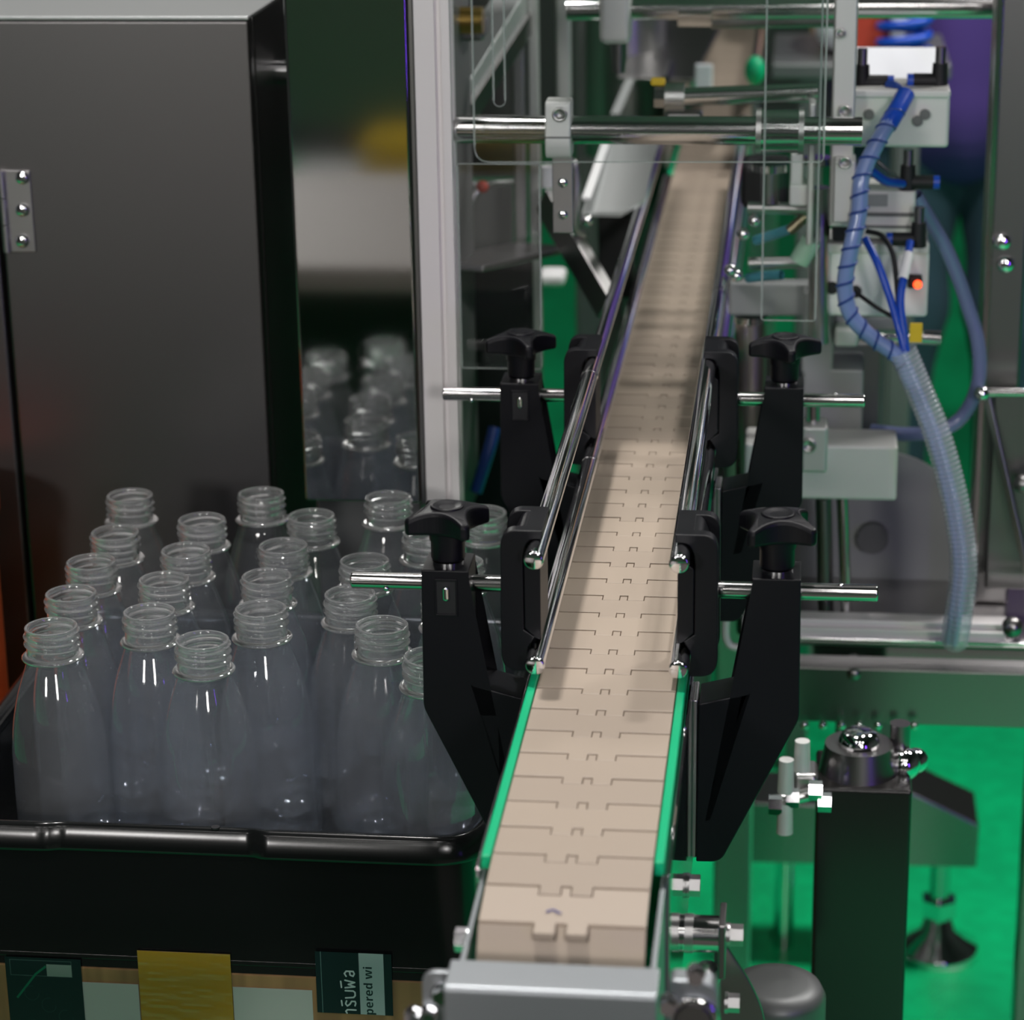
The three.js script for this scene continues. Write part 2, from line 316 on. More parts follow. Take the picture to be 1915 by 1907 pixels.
function starKnob(turn) {
  const sh = new THREE.Shape(), R = 0.0265, n = 4, half = 0.11;
  for (let k = 0; k < n; k++) {
    const a = turn + k * Math.PI * 2 / n, p = (r, t) => [r * Math.cos(t), r * Math.sin(t)];
    const p0 = p(R, a - half), p1 = p(R, a + half), nx = p(R, a + Math.PI * 2 / n - half), c = p(0.0065, a + Math.PI / n);
    if (k) sh.lineTo(...p0); else sh.moveTo(...p0);
    sh.quadraticCurveTo(...p(R * 1.08, a), ...p1);
    sh.bezierCurveTo(p1[0] * 0.27 + c[0] * 0.95, p1[1] * 0.27 + c[1] * 0.95, nx[0] * 0.27 + c[0] * 0.95, nx[1] * 0.27 + c[1] * 0.95, nx[0], nx[1]);
  }
  const g = new THREE.ExtrudeGeometry(sh, { depth: 0.0125, bevelEnabled: true, bevelThickness: 0.0022, bevelSize: 0.0018, bevelOffset: -0.0018, bevelSegments: 3, curveSegments: 14 });
  g.rotateX(-Math.PI / 2);
  const p = g.attributes.position;   // crowned top: the rim falls away from the middle, with a shallow dish in the centre
  for (let i = 0; i < p.count; i++) { const r = Math.hypot(p.getX(i), p.getZ(i)), y = p.getY(i); if (y > 0.008) p.setY(i, y - 0.0052 * (r / R) ** 2); else p.setY(i, y + 0.0015 * (r / R)); }
  g.computeVertexNormals(); return g;
}
function dishTop() { return new THREE.LatheGeometry([[0, 0.0], [0.004, 0.0003], [0.008, 0.0016], [0.0094, 0.0019], [0.0102, 0.0011], [0.0104, -0.003]].map(([x, y]) => new THREE.Vector2(x, y)), 32); }
function bracket(s, z, knobTurn, label) {
  const BX = 0.0531, BY = 0.7742;   // foot corner
  const g = thing('rail_bracket', label, 'bracket', V(s * BX, BY, z), 'black guide-rail brackets');
  if (s < 0) g.rotation.y = Math.PI;
  const P = (n, geo, m, x, y, zz, par = g) => { const o = mesh(n, geo, m, par); o.position.set(x - BX, y - BY, zz); return o; };
  const arm = roundShape([[0.0531, 0.7742, 0.001], [0.0683, 0.7746, 0.006], [0.1143, 0.872, 0.004], [0.1134, 0.9617, 0.0008], [0.0846, 0.9617, 0.0008], [0.0842, 0.888, 0.002], [0.0538, 0.880, 0.001]].map(([x, y, r]) => [x - BX, y - BY, r]));
  if (true) { const hole = new THREE.Path(); }
  const armG = slab(arm, 0.0325, 0.0008);
  mesh('arm', armG, M.black, g);
  if (s < 0) {   // slot with the rod's pin, on this side of the arm only
    const sl = P('slot_frame', slab((() => { const q = roundShape([[-0.007, -0.012, 0.001], [0.007, -0.012, 0.001], [0.007, 0.012, 0.001], [-0.007, 0.012, 0.001]]); const h = new THREE.Path(); h.moveTo(-0.0058, -0.0105); h.lineTo(-0.0058, 0.0105); h.lineTo(0.0058, 0.0105); h.lineTo(0.0058, -0.0105); h.closePath(); q.holes.push(h); return q; })(), 0.0014, 0.0003), M.black, 0.0985, 0.9445, -0.0165);
    P('slot_recess', box(0.0116, 0.021, 0.0006, 0.0001), M.blackFlat, 0.0985, 0.9445, -0.01625);
    P('pin', new THREE.CapsuleGeometry(0.0021, 0.006, 6, 14), M.chrome, 0.0985, 0.9475, -0.0172);
  }
  // stainless backing strip between foot and side plate
  P('backing_strip', box(0.0032, 0.106, 0.030, 0.0012), M.steel, 0.0516, 0.829, 0);
  // knob
  const kx = 0.099, ky = 0.9617;
  P('thread_washer', cyl(0.0098, 0.0016, 'y'), M.chrome, kx, ky + 0.0008, 0);
  const kn = P('knob', mergeGeometries([starKnob(knobTurn).toNonIndexed()].map((q) => { q.deleteAttribute('uv'); return q; })), M.black, kx, ky + 0.0218, 0);
  const hub = mesh('knob_hub', new THREE.LatheGeometry([[0, -0.0195], [0.0098, -0.0195], [0.0104, -0.0185], [0.0104, -0.008], [0.0112, -0.007], [0.0116, 0.003]].map(([x, y]) => new THREE.Vector2(x, y)), 32), M.black, kn);
  const dish = mesh('knob_cap', dishTop(), M.black, kn); dish.position.y = 0.0127;
  // cross rod
  const rx0 = 0.062, rx1 = 0.159;
  const rod = P('cross_rod', new THREE.LatheGeometry([[0, 0], [0.0052, 0], [0.0052, rx1 - rx0 - 0.001], [0.0044, rx1 - rx0], [0, rx1 - rx0]].map(([x, y]) => new THREE.Vector2(x, y)), 32).rotateZ(-Math.PI / 2), M.rod, rx0, 0.9482, 0);
  const dim = mesh('grub_screw', domed(0.0018, 0.0014), M.chrome, rod); dim.position.set(rx1 - rx0 - 0.022, s < 0 ? -0.0036 : 0.0048, s < 0 ? -0.0042 : 0.001);
  if (s < 0) dim.rotation.x = -Math.PI * 0.72;
  // rail clamp: two cheek plates, a core and a rail insert
  const cz = 0.0003, x0 = 0.0394, x1 = 0.065, yt = 0.9905, yb = 0.9005;
  const cheek = () => {   // notched on the rail side so that the two rails sit in it
    const q = new THREE.Shape(); q.moveTo(x0, yt); q.lineTo(x1 - 0.009, yt); q.quadraticCurveTo(x1 - 0.001, yt - 0.0005, x1 - 0.0005, yt - 0.010); q.lineTo(x1, yb + 0.012); q.quadraticCurveTo(x1, yb, x1 - 0.011, yb); q.lineTo(RX + 0.0055, yb);
    q.lineTo(RX + 0.0055, RYL - 0.005); q.quadraticCurveTo(RX + 0.0068, RYL, RX + 0.006, RYL + 0.004); q.lineTo(RX + 0.002, RYL + 0.0105); q.lineTo(RX + 0.0085, RYL + 0.015); q.lineTo(RX + 0.0085, RYU - 0.010); q.quadraticCurveTo(RX + 0.009, RYU + 0.006, RX + 0.001, RYU + 0.0062); q.lineTo(x0, RYU + 0.0062); q.closePath(); return q;
  };
  const cg = (d) => { const q = slab(cheek(), d, 0.0006); q.translate(-BX, -BY, 0); return q; };
  const cl = mesh('rail_clamp', merge([cg(0.009).translate(0, 0, 0.0182 + cz), cg(0.009).translate(0, 0, -0.0182 + cz)]), M.black, g);
  mesh('clamp_core', slab(roundShape([[RX + 0.0012, yt - 0.0004, 0.001], [0.0545, yt - 0.0004, 0.004], [0.0615, 0.975, 0.012], [0.0625, yb + 0.01, 0.004], [0.052, yb + 0.004, 0.003], [RX + 0.0076, RYL + 0.016, 0.001], [RX + 0.0076, RYU + 0.004, 0.002]].map(([x, y, r]) => [x - BX, y - BY, r])), 0.029, 0.0004).translate(0, 0, cz), M.black, cl);
  mesh('rail_insert', slab(roundShape([[0.0408, RYL + 0.0085, 0.001], [0.0440, RYL + 0.0095, 0.001], [0.0505, RYL + 0.0158, 0.001], [0.0505, RYU - 0.0105, 0.001], [0.0470, RYU - 0.0075, 0.001], [0.0408, RYU - 0.0075, 0.001]].map(([x, y, r]) => [x - BX, y - BY, r])), 0.0445, 0.0005).translate(0, 0, cz), M.black, cl);
  mesh('rail_saddle', merge([slab(roundShape([[x0, RYU + 0.0064, 0], [RX + 0.004, RYU + 0.0064, 0], [RX + 0.008, yt, 0.001], [x0, yt, 0.001]].map(([x, y, r]) => [x - BX, y - BY, r])), 0.044, 0.0004).translate(0, 0, cz)]), M.black, cl);
  return g;
}
bracket(1, ZC, 0.95, 'near black plastic rail bracket with star knob on the blue hose side');
bracket(-1, ZC, 0.55, 'near black plastic rail bracket with star knob above the bottle tray');
bracket(1, ZC + STEP, 0.2, 'far black plastic rail bracket with star knob on the blue hose side');
bracket(-1, ZC + STEP, 0.35, 'far black plastic rail bracket with star knob behind the bottle tray');

// ------------------------------------------------------------------ tray, carton, bottles
const TRAY = { x0: -0.475, x1: -0.082, z0: -0.385, z1: 0.018, floor: 0.6615, bot: 0.652, rim: 0.757 };
{
  const { x0, x1, z0, z1, floor, bot, rim } = TRAY, cx = (x0 + x1) / 2, cz = (z0 + z1) / 2, g = thing('plastic_tray', 'glossy black plastic tray with a rolled rim holding the bottles', 'tray', V(cx, bot, cz));
  const w = x1 - x0, d = z1 - z0, t = 0.004, tp = 0.006;
  part('tray_floor', box(w - 2 * tp, 0.0042, d - 2 * tp, 0.001), M.trayBlack, g, V(cx, floor - 0.0021, cz));
  const rr = (hw, hd, r) => { const s = new THREE.Shape(); s.moveTo(-hw + r, -hd); s.lineTo(hw - r, -hd); s.quadraticCurveTo(hw, -hd, hw, -hd + r); s.lineTo(hw, hd - r); s.quadraticCurveTo(hw, hd, hw - r, hd); s.lineTo(-hw + r, hd); s.quadraticCurveTo(-hw, hd, -hw, hd - r); s.lineTo(-hw, -hd + r); s.quadraticCurveTo(-hw, -hd, -hw + r, -hd); return s; };
  const loopAt = (hw, hd, r, n = 200) => rr(hw, hd, r).getSpacedPoints(n);
  const skin = (rings) => {   // a wall swept through loops of equal point count: [half width, half depth, corner radius, height]
    const n = 260, pos = [], idx = [];
    rings.forEach(([hw, hd, r, y, f]) => loopAt(hw, hd, r, n).slice(0, n).forEach((p, i) => { const q = f ? f(p.x, p.y, i) : [p.x, y, p.y]; pos.push(...q); }));
    for (let k = 0; k + 1 < rings.length; k++) for (let i = 0; i < n; i++) { const a = k * n + i, b = k * n + (i + 1) % n; idx.push(a, b, a + n, b, b + n, a + n); }
    const q = new THREE.BufferGeometry(); q.setAttribute('position', new THREE.Float32BufferAttribute(pos, 3)); q.setIndex(idx); q.computeVertexNormals(); return q;
  };
  const hw = w / 2, hd = d / 2;
  part('tray_wall', skin([[hw - tp - t, hd - tp - t, 0.028, floor], [hw - t - 0.0105, hd - t - 0.0105, 0.03, rim - 0.004], [hw - 0.0105, hd - 0.0105, 0.03, rim - 0.004], [hw - tp, hd - tp, 0.028, bot], [hw - tp - t, hd - tp - t, 0.028, bot]]), M.trayBlack, g, V(cx, 0, cz));
  // rolled rim, pressed in along the middle of the long front edge
  const ring = [], n = 14, rimR = 0.0082;
  for (let k = 0; k <= n; k++) {
    const a = -0.25 * Math.PI + k / n * Math.PI * 1.45;   // from inside, over the top, and down the outside
    ring.push([hw - 0.0082, hd - 0.0082, 0.034, 0, (x, z) => {
      const onFront = z > hd - 0.03, tt = x / hw, notch = onFront ? THREE.MathUtils.smoothstep(tt, -0.5, -0.46) * (1 - THREE.MathUtils.smoothstep(tt, 0.2, 0.24)) : 0;
      const L = Math.hypot(x / hw, z / hd), ax = Math.abs(x) / hw, az = Math.abs(z) / hd, e = 6;
      let nx = Math.sign(x) * ax ** e, nz = Math.sign(z) * az ** e * 1.0; const m = Math.hypot(nx, nz) || 1; nx /= m; nz /= m;
      const out = -Math.cos(a) * rimR * (1 - 0.12 * notch) - 0.0042 * notch, y = rim - 0.0082 + Math.sin(a) * rimR - (Math.cos(a) < -0.4 ? (-Math.cos(a) - 0.4) * 0.012 : 0) - 0.0012 * notch;
      return [x + nx * out, y, z + nz * out];
    }]);
  }
  const rimG = skin(ring); part('tray_rim', rimG, M.trayBlack, g, V(cx, 0, cz)).userData.label = 'rolled glossy rim with a pressed-in middle';
  part('rim_flange', skin([[hw - 0.0165, hd - 0.0165, 0.03, rim - 0.004], [hw - 0.0115, hd - 0.0115, 0.032, rim - 0.0022]]), M.trayBlack, g, V(cx, 0, cz));
  part('rim_hole', cyl(0.0028, 0.0012, 'y'), M.blackFlat, g, V(at(395, 1560, 'y', rim).x, rim + 0.0002 - 0.0012, z1 - 0.0115));
}
{ // the carton that carries the tray
  const x0 = -0.52, x1 = -0.11, z0 = -0.37, z1 = 0.012, top = 0.6518, cx = (x0 + x1) / 2, cz = (z0 + z1) / 2;
  const g = thing('cardboard_carton', 'brown cardboard carton taped and labelled, under the black tray', 'carton', V(cx, 0, cz));
  part('carton_body', box(x1 - x0, top, z1 - z0, 0.002), M.card, g, V(cx, top / 2, cz));
  part('carton_flap', box(x1 - x0 - 0.004, 0.003, 0.16, 0.001), M.card, g, V(cx, top - 0.0016, cz + 0.1));
  const face = (name, px0, py0, px1, py1, lift, mat, lab) => { const q = rectAt(px0, py0, px1, py1, z1); const m = part(name, box(q.w, q.h, 0.0006, 0.0002), mat, g, V(q.x, q.y, z1 + lift)); if (lab) m.userData.label = lab; return m; };
  face('printed_panel', 160, 1838, 272, 2200, 0.0004, M.cardWhite, 'pale printed panel');
  face('printed_panel', 446, 1848, 592, 2200, 0.0004, M.cardWhite, 'pale printed panel');
  face('packing_tape', 276, 1780, 446, 2300, 0.0008, M.tape, 'glossy yellow-brown packing tape');
  const label = (w, h, draw) => { const c = document.createElement('canvas'); c.width = w; c.height = h; const x = c.getContext('2d'); draw(x, w, h); const t = new THREE.CanvasTexture(c); t.colorSpace = THREE.SRGBColorSpace; return S({ map: t, roughness: 0.35 }); };
  const flat = (name, px0, py0, px1, py1, lift, mat, lab) => { const q = rectAt(px0, py0, px1, py1, z1); const m = part(name, new THREE.PlaneGeometry(q.w, q.h), mat, g, V(q.x, q.y, z1 + lift)); m.userData.label = lab; return m; };
  flat('dark_label', 22, 1790, 162, 2060, 0.0012, label(280, 540, (x, w, h) => {
    x.fillStyle = '#0b1c22'; x.fillRect(0, 0, w, h); x.strokeStyle = '#3c5350'; x.lineWidth = 3; x.strokeRect(18, 10, 226, 56);
    x.fillStyle = '#7f9187'; x.fillRect(152, 22, 92, 44); x.strokeStyle = '#0f6a4c'; x.lineWidth = 8; x.beginPath(); x.moveTo(150, 30); x.lineTo(110, 60); x.lineTo(34, 150); x.stroke();
    x.strokeStyle = '#1c3434'; x.lineWidth = 3; for (let k = 0; k < 9; k++) { x.beginPath(); x.arc(90 + (k % 3) * 60, 130 + k * 42, 26, 0, 5); x.stroke(); }
  }), 'dark printed label with a small white box');
  flat('text_label', 592, 1780, 734, 1894, 0.0012, label(568, 456, (x, w, h) => {
    x.fillStyle = '#0c1f24'; x.fillRect(0, 0, w, h); x.fillStyle = '#9fb3ad'; x.fillRect(324, 0, 184, h); x.fillStyle = '#54706c'; x.fillRect(38, 0, 6, h);
    x.save(); x.translate(408, h + 6); x.rotate(-Math.PI / 2); x.fillStyle = '#10292a'; x.font = 'bold 88px sans-serif'; x.fillText('pered wi', 0, 12); x.restore();
    // the rotated Thai word, drawn stroke by stroke as far as it can be read
    x.save(); x.translate(300, h); x.rotate(-Math.PI / 2); x.strokeStyle = '#c4d2cc'; x.lineWidth = 12; x.lineJoin = 'round'; x.lineCap = 'round';
    const st = (l) => { x.beginPath(); l.forEach(([a, b], i) => i ? x.lineTo(a, b) : x.moveTo(a, b)); x.stroke(); };
    st([[4, -78], [18, -86], [30, -74], [30, -10]]);
    st([[96, -78], [74, -86], [58, -74], [72, -54], [94, -40], [94, -14], [80, -10], [62, -16]]); st([[60, -112], [96, -116]]);
    st([[118, -84], [124, -24], [138, -12], [162, -12], [172, -26], [172, -84]]);
    st([[194, -84], [204, -12], [220, -60], [236, -12], [250, -84]]); st([[196, -112], [240, -116]]);
    st([[280, -74], [300, -86], [318, -72], [318, -20], [300, -12], [282, -22], [290, -44], [316, -46]]);
    x.restore();
  }), 'dark label with pale strip and rotated lettering');
}
{ // low dark work table between the carton and the aisle, below the lower edge of the picture: it keeps the aisle lamps off the carton
  const x0 = -1.0, x1 = -0.08, z0 = 0.415, z1 = 0.95, yt = 0.828, g = thing('work_table', 'low dark work table before the taped carton', 'table', V((x0 + x1) / 2, 0, (z0 + z1) / 2));
  part('table_top', box(x1 - x0, 0.03, z1 - z0, 0.004), M.tableTop, g, V((x0 + x1) / 2, yt - 0.015, (z0 + z1) / 2));
  part('table_skirt', box(x1 - x0 - 0.04, 0.6, 0.02, 0.003), M.blackFlat, g, V((x0 + x1) / 2, yt - 0.33, z1 - 0.04));
  for (const x of [x0 + 0.04, x1 - 0.04]) for (const z of [z0 + 0.04, z1 - 0.08]) part('leg', box(0.04, yt - 0.03, 0.04, 0.003), M.steelDark, g, V(x, (yt - 0.03) / 2, z));
}
// bottle: blown body, threaded neck finish and support ring
const BH = 0.206, BR = 0.032;
const bodyGeo = (() => {
  const pr = [[0.001, 0.007], [0.012, 0.0075], [0.019, 0.0035], [0.0225, 0.0008], [0.027, 0.0006], [0.0305, 0.0035], [0.0321, 0.010], [0.0325, 0.018], [0.0325, 0.045], [0.0322, 0.06], [0.0325, 0.075], [0.0325, 0.108], [0.0323, 0.118], [0.0314, 0.129], [0.0298, 0.140], [0.0275, 0.151], [0.0248, 0.161], [0.0218, 0.170], [0.0196, 0.1765], [0.0186, 0.180], [0.0182, 0.1835]];
  const cu = new THREE.SplineCurve(pr.map(([x, y]) => new THREE.Vector2(x, y)));
  const g = new THREE.LatheGeometry(cu.getPoints(72), 56), p = g.attributes.position;
  for (let i = 0; i < p.count; i++) {   // faint blown panels and petals in the base
    const x = p.getX(i), y = p.getY(i), z = p.getZ(i), a = Math.atan2(z, x), k = 1 + 0.006 * Math.cos(a * 6) * THREE.MathUtils.smoothstep(y, 0.02, 0.05) * (1 - THREE.MathUtils.smoothstep(y, 0.11, 0.16));
    const petal = y < 0.01 ? 0.0025 * Math.cos(a * 5) * (1 - y / 0.01) * Math.min(1, Math.hypot(x, z) / 0.012) : 0;
    p.setXYZ(i, x * k, Math.max(0.0004, y + petal), z * k);
  }
  g.computeVertexNormals(); return g;
})();
const neckGeo = (() => {
  const pts = [], N = 44, A = 64, ro = 0.0174, ri = 0.0154, y0 = 0.186, y1 = BH, pos = [], idx = [];
  for (let j = 0; j <= N; j++) for (let i = 0; i <= A; i++) {
    const a = i / A * Math.PI * 2, y = y0 + (y1 - y0) * j / N, turns = (y - 0.188) / 0.0052 - a / (2 * Math.PI), f = turns - Math.floor(turns);
    const on = turns > 0 && y < 0.2032 ? Math.exp(-(((f - 0.5) / 0.2) ** 2)) : 0;
    const lip = j === N ? -0.0006 : 0, r = ro + 0.0016 * on + lip + (y > 0.2042 ? 0.0003 : 0); pos.push(r * Math.cos(a), y, r * Math.sin(a));
  }
  for (let j = 0; j <= 6; j++) for (let i = 0; i <= A; i++) { const a = i / A * Math.PI * 2, y = y1 - 0.0003 - (y1 - y0 - 0.0003) * j / 6; pos.push(ri * Math.cos(a), y, ri * Math.sin(a)); }
  for (let i = 0; i <= A; i++) { const a = i / A * Math.PI * 2; pos.push(ro * Math.cos(a), y0, ro * Math.sin(a)); }
  const rows = N + 1 + 8; for (let j = 0; j + 1 < rows; j++) for (let i = 0; i < A; i++) { const a = j * (A + 1) + i, b = a + 1, c = a + A + 1, d = c + 1; idx.push(a, c, b, b, c, d); }
  const g = new THREE.BufferGeometry(); g.setAttribute('position', new THREE.Float32BufferAttribute(pos, 3)); g.setIndex(idx); g.computeVertexNormals(); return g;
})();
const ringGeo = new THREE.LatheGeometry([[0.0154, 0.1862], [0.0176, 0.1868], [0.0196, 0.1862], [0.0208, 0.1854], [0.021, 0.1845], [0.0206, 0.1837], [0.0184, 0.1834], [0.0158, 0.1836], [0.0154, 0.1862]].map(([x, y]) => new THREE.Vector2(x, y)), 56);
{
  const necks = [[96, 1164], [132.5, 1103], [170, 1045], [215, 993], [242, 921], [280.5, 1136], [308, 1077], [344.5, 1026], [379, 967], [379, 1190], [487, 1131], [499, 1072], [529, 1016], [490, 915], [579, 959], [656.5, 1108], [719, 1164], [681, 1044], [726, 923], [803, 990], [907, 956], [812, 1225], [858, 1045], [838, 1115]];
  const top = necks.map(([x, y]) => at(x, y, 'y', TRAY.floor + BH + 0.002)), base = top.map((p) => p.clone());
  for (let it = 0; it < 400; it++) {   // bottles stand side by side: bases pushed apart until no two meet, and kept inside the tray
    for (let i = 0; i < base.length; i++) for (let j = 0; j < i; j++) {
      const d = base[i].clone().sub(base[j]), L = d.length(), need = 2 * BR + 0.0012; if (L < need) { d.multiplyScalar((need - L) / L / 2); base[i].add(d); base[j].sub(d); }
    }
    for (const b of base) { b.x = Math.min(TRAY.x1 - 0.013 - BR, Math.max(TRAY.x0 + 0.016 + BR, b.x)); b.z = Math.min(TRAY.z1 - 0.015 - BR, Math.max(TRAY.z0 + 0.015 + BR, b.z)); }
  }
  top.forEach((t, i) => t.lerp(V(base[i].x, t.y, base[i].z), 0.4));
  const places = ['in the front left corner of the tray', 'second along the left edge of the tray', 'third along the left edge of the tray', 'fourth along the left edge of the tray', 'at the back left corner of the tray', 'right of the front left corner bottle', 'second bottle of the column beside the left edge', 'third bottle of the column beside the left edge', 'near the back left of the tray, before the cabinet', 'in the middle of the front rim, by the rim hole', 'behind and right of the bottle at the rim hole', 'in the third row of the middle column', 'in the fourth row of the middle column', 'at the back of the tray before the mirror panel edge', 'second from the back in the middle column', 'behind the bottle beside the near bracket', 'left of the near bracket arm, front row', 'below the tip of the near cross rod', 'at the back of the tray under the aluminium post', 'left of the near star knob', 'right of the near star knob at the back', 'in the front right corner, half behind the bracket arm', 'hidden behind the near bracket post', 'just behind the near bracket arm'];
  const proto = new THREE.Group();
  mesh('bottle_body', bodyGeo, M.pet, proto); mesh('threaded_neck', neckGeo, M.petNeck, proto); mesh('support_ring', ringGeo, M.petNeck, proto);
  base.forEach((b, i) => {
    const o = proto.clone(); o.name = numbered('plastic_bottle'); scene.add(o);
    o.position.set(b.x, TRAY.floor + 0.0002, b.z);
    const lean = V(top[i].x - b.x, BH, top[i].z - b.z).normalize();
    o.quaternion.setFromUnitVectors(V(0, 1, 0), lean).multiply(new THREE.Quaternion().setFromAxisAngle(V(0, 1, 0), rnd() * 6.28));
    o.position.y += BR * 0.8 * Math.hypot(lean.x, lean.z);
    o.userData = { label: `empty clear bottle, ${places[i]}`, category: 'bottle', group: 'empty clear bottles in the black tray' };
  });
}

// ------------------------------------------------------------------ steel cabinet on the left
{
  const zf = -0.47, xr = -0.3215, yt = at(463, 30, 'z', zf).y, xl = -1.05, yb = 0.12, dp = 0.62;
  const g = thing('steel_cabinet', 'brushed stainless steel cabinet with hinged door behind the bottles', 'cabinet', V((xl + xr) / 2, 0, zf - dp / 2));
  const xd = at(25, 735, 'z', zf).x;   // the joint between door and frame
  const B = (n, x0, x1, y0, y1, z0, z1, m, r = 0.002) => part(n, box(x1 - x0, y1 - y0, z0 - z1, r), m, g, V((x0 + x1) / 2, (y0 + y1) / 2, (z0 + z1) / 2));
  B('cabinet_body', xl, xr, yb, yt - 0.002, zf - 0.018, zf - dp, M.brushed);
  B('door', xd + 0.0015, xr, yb + 0.02, yt - 0.003, zf, zf - 0.016, M.brushed, 0.003);
  B('door_frame', xl, xd - 0.0015, yb + 0.02, yt - 0.003, zf, zf - 0.016, M.brushed, 0.003);
  B('top_panel', xl, xr, yt - 0.003, yt, zf + 0.001, zf - dp, M.sheet, 0.001);
  for (const [x, z] of [[xl + 0.05, zf - 0.05], [xr - 0.05, zf - 0.05], [xl + 0.05, zf - dp + 0.05], [xr - 0.05, zf - dp + 0.05]]) part('foot', cyl(0.03, yb, 'y', 0.02), M.steelDark, g, V(x, yb / 2, z));
  // hinge with three dome screws on the leaf
  const h = rectAt(18, 318, 60, 470, zf), hl = part('hinge', box(h.w + 0.006, h.h, 0.0022, 0.0006), M.steel, g, V(h.x - 0.002, h.y, zf + 0.0011));
  for (const k of [-0.335, 0, 0.335]) part('hinge_knuckle', cyl(0.0034, h.h * 0.325, 'y'), M.steel, hl, V(h.x - h.w / 2 - 0.0035, h.y + k * h.h, zf + 0.003));
  for (const py of [332, 392, 450]) part('dome_screw', domed(0.0058, 0.0042, 'z'), M.chrome, hl, at(42, py, 'z', zf + 0.0022));
  // grab bar running to the machine
  const a = at(470, 128, 'z', zf - 0.1), b = at(540, 128, 'z', zf - 0.1);
  part('grab_bar', barBetween(V(xr - 0.004, a.y, zf - 0.09), V(xr + 0.045, a.y, zf - 0.09), 0.011), M.chrome, g);
}
// ------------------------------------------------------------------ polished machine housing with aluminium post
const ZM = -0.42;
{
  const x0 = at(548, 500, 'z', ZM).x, x1 = at(782, 500, 'z', ZM).x, yb = at(680, 940, 'z', ZM).y, yt = 1.75;
  const g = thing('machine_housing', 'mirror-polished steel machine door panel beside the aluminium post', 'machine', V((x0 + x1) / 2, 0, ZM - 0.2));
  part('mirror_door', box(x1 - x0 - 0.004, yt - yb, 0.012, 0.003), M.mirror, g, V((x0 + x1) / 2 - 0.001, (yt + yb) / 2, ZM - 0.006)).userData.label = 'mirror-polished steel door';
  part('door_trim', box(0.004, yt - yb, 0.016, 0.001), M.steelDark, g, V(x1 - 0.0005, (yt + yb) / 2, ZM - 0.006));
  part('housing_body', box(x1 - x0 - 0.012, yt - 0.72, 0.36, 0.003), M.grey, g, V((x0 + x1) / 2, (yt + 0.72) / 2, ZM - 0.2));
  part('plinth', box(x1 - x0 - 0.02, 0.72, 0.3, 0.003), M.blackFlat, g, V((x0 + x1) / 2, 0.36, ZM - 0.22));
}
{
  const x0 = at(786, 500, 'z', ZM + 0.004).x, x1 = at(850, 500, 'z', ZM + 0.004).x, w = x1 - x0;
  const g = thing('aluminium_post', 'pale aluminium slotted profile post beside the mirror door', 'post', V((x0 + x1) / 2, 0, ZM));
  // profile section with a groove along the face
  const s = w / 2, e = 0.0035, d = 0.0045, k = 0.0065;
  const sec = shapeOf([[-s, -s], [-e, -s], [-e, -s + d], [e, -s + d], [e, -s], [s, -s], [s, -e], [s - d, -e], [s - d, e], [s, e], [s, s], [k * 1.1, s], [k * 1.1, s - d], [k * 0.3, s - d], [k * 0.3, s], [-s, s], [-s, e], [-s + d, e], [-s + d, -e], [-s, -e]]);
  const geo = new THREE.ExtrudeGeometry(sec, { depth: 1.9, bevelEnabled: false }); geo.rotateX(-Math.PI / 2); geo.scale(1, 1, -1);
  const ix = geo.index; const pp = geo.toNonIndexed ? geo : geo; pp.computeVertexNormals();
  part('profile_bar', pp, M.profile, g, V((x0 + x1) / 2, 0.02, ZM - s + 0.004));
  part('foot_plate', box(0.07, 0.02, 0.07, 0.003), M.steelDark, g, V((x0 + x1) / 2, 0.01, ZM - s + 0.004));
}

// ------------------------------------------------------------------ cross bar over the conveyor with collar and sleeve
const ZB = -0.44;
{
  const a = at(842, 242, 'z', ZB), b = at(1612, 245, 'z', ZB), y = (a.y + b.y) / 2, r = 0.0108;
  const g = thing('cross_bar', 'horizontal round steel bar crossing above the chain with clamp collar', 'bar', V((a.x + b.x) / 2, y, ZB));
  part('bar', cyl(r, b.x - a.x, 'x', r, 36), M.rod, g, V((a.x + b.x) / 2, y, ZB));
  const c = at(1046, 240, 'z', ZB);
  const col = part('clamp_collar', slab((() => { const q = roundShape([[-0.0115, 0.0225, 0.004], [0.0115, 0.0225, 0.004], [0.0145, -0.012, 0.008], [0.011, -0.0215, 0.006], [-0.011, -0.0215, 0.006], [-0.0145, -0.012, 0.008]]); return q; })(), 0.0195, 0.0012).rotateY(Math.PI / 2), M.aluPale, g, V(c.x, y + 0.001, ZB));
  socketScrew(g, at(1047, 213, 'z', ZB + 0.0118), 'z', 0.0056, 0.004);
  part('collar_split', box(0.0197, 0.0012, 0.004, 0.0002), M.grey, g, V(c.x, y - 0.0035, ZB + 0.0125));
  const sl = rectAt(1415, 205, 1502, 290, ZB + 0.012);
  part('sleeve', cyl(0.0165, sl.w, 'x', 0.0165, 36), M.rod, g, V(sl.x, y, ZB));
  for (const k of [-1, 1]) part('sleeve_band', cyl(0.0175, 0.004, 'x'), M.steel, g, V(sl.x + k * sl.w * 0.46, y, ZB));
  // hook under the collar
  const h0 = at(1045, 292, 'z', ZB);
  part('hanger_strip', box(0.016, 0.06, 0.004, 0.001), M.steel, g, V(h0.x + 0.003, h0.y - 0.03, ZB));
  for (const k of [0.02, 0.045]) part('hanger_screw', domed(0.004, 0.003, 'z'), M.chrome, g, V(h0.x + 0.003, h0.y - k, ZB + 0.002));
}
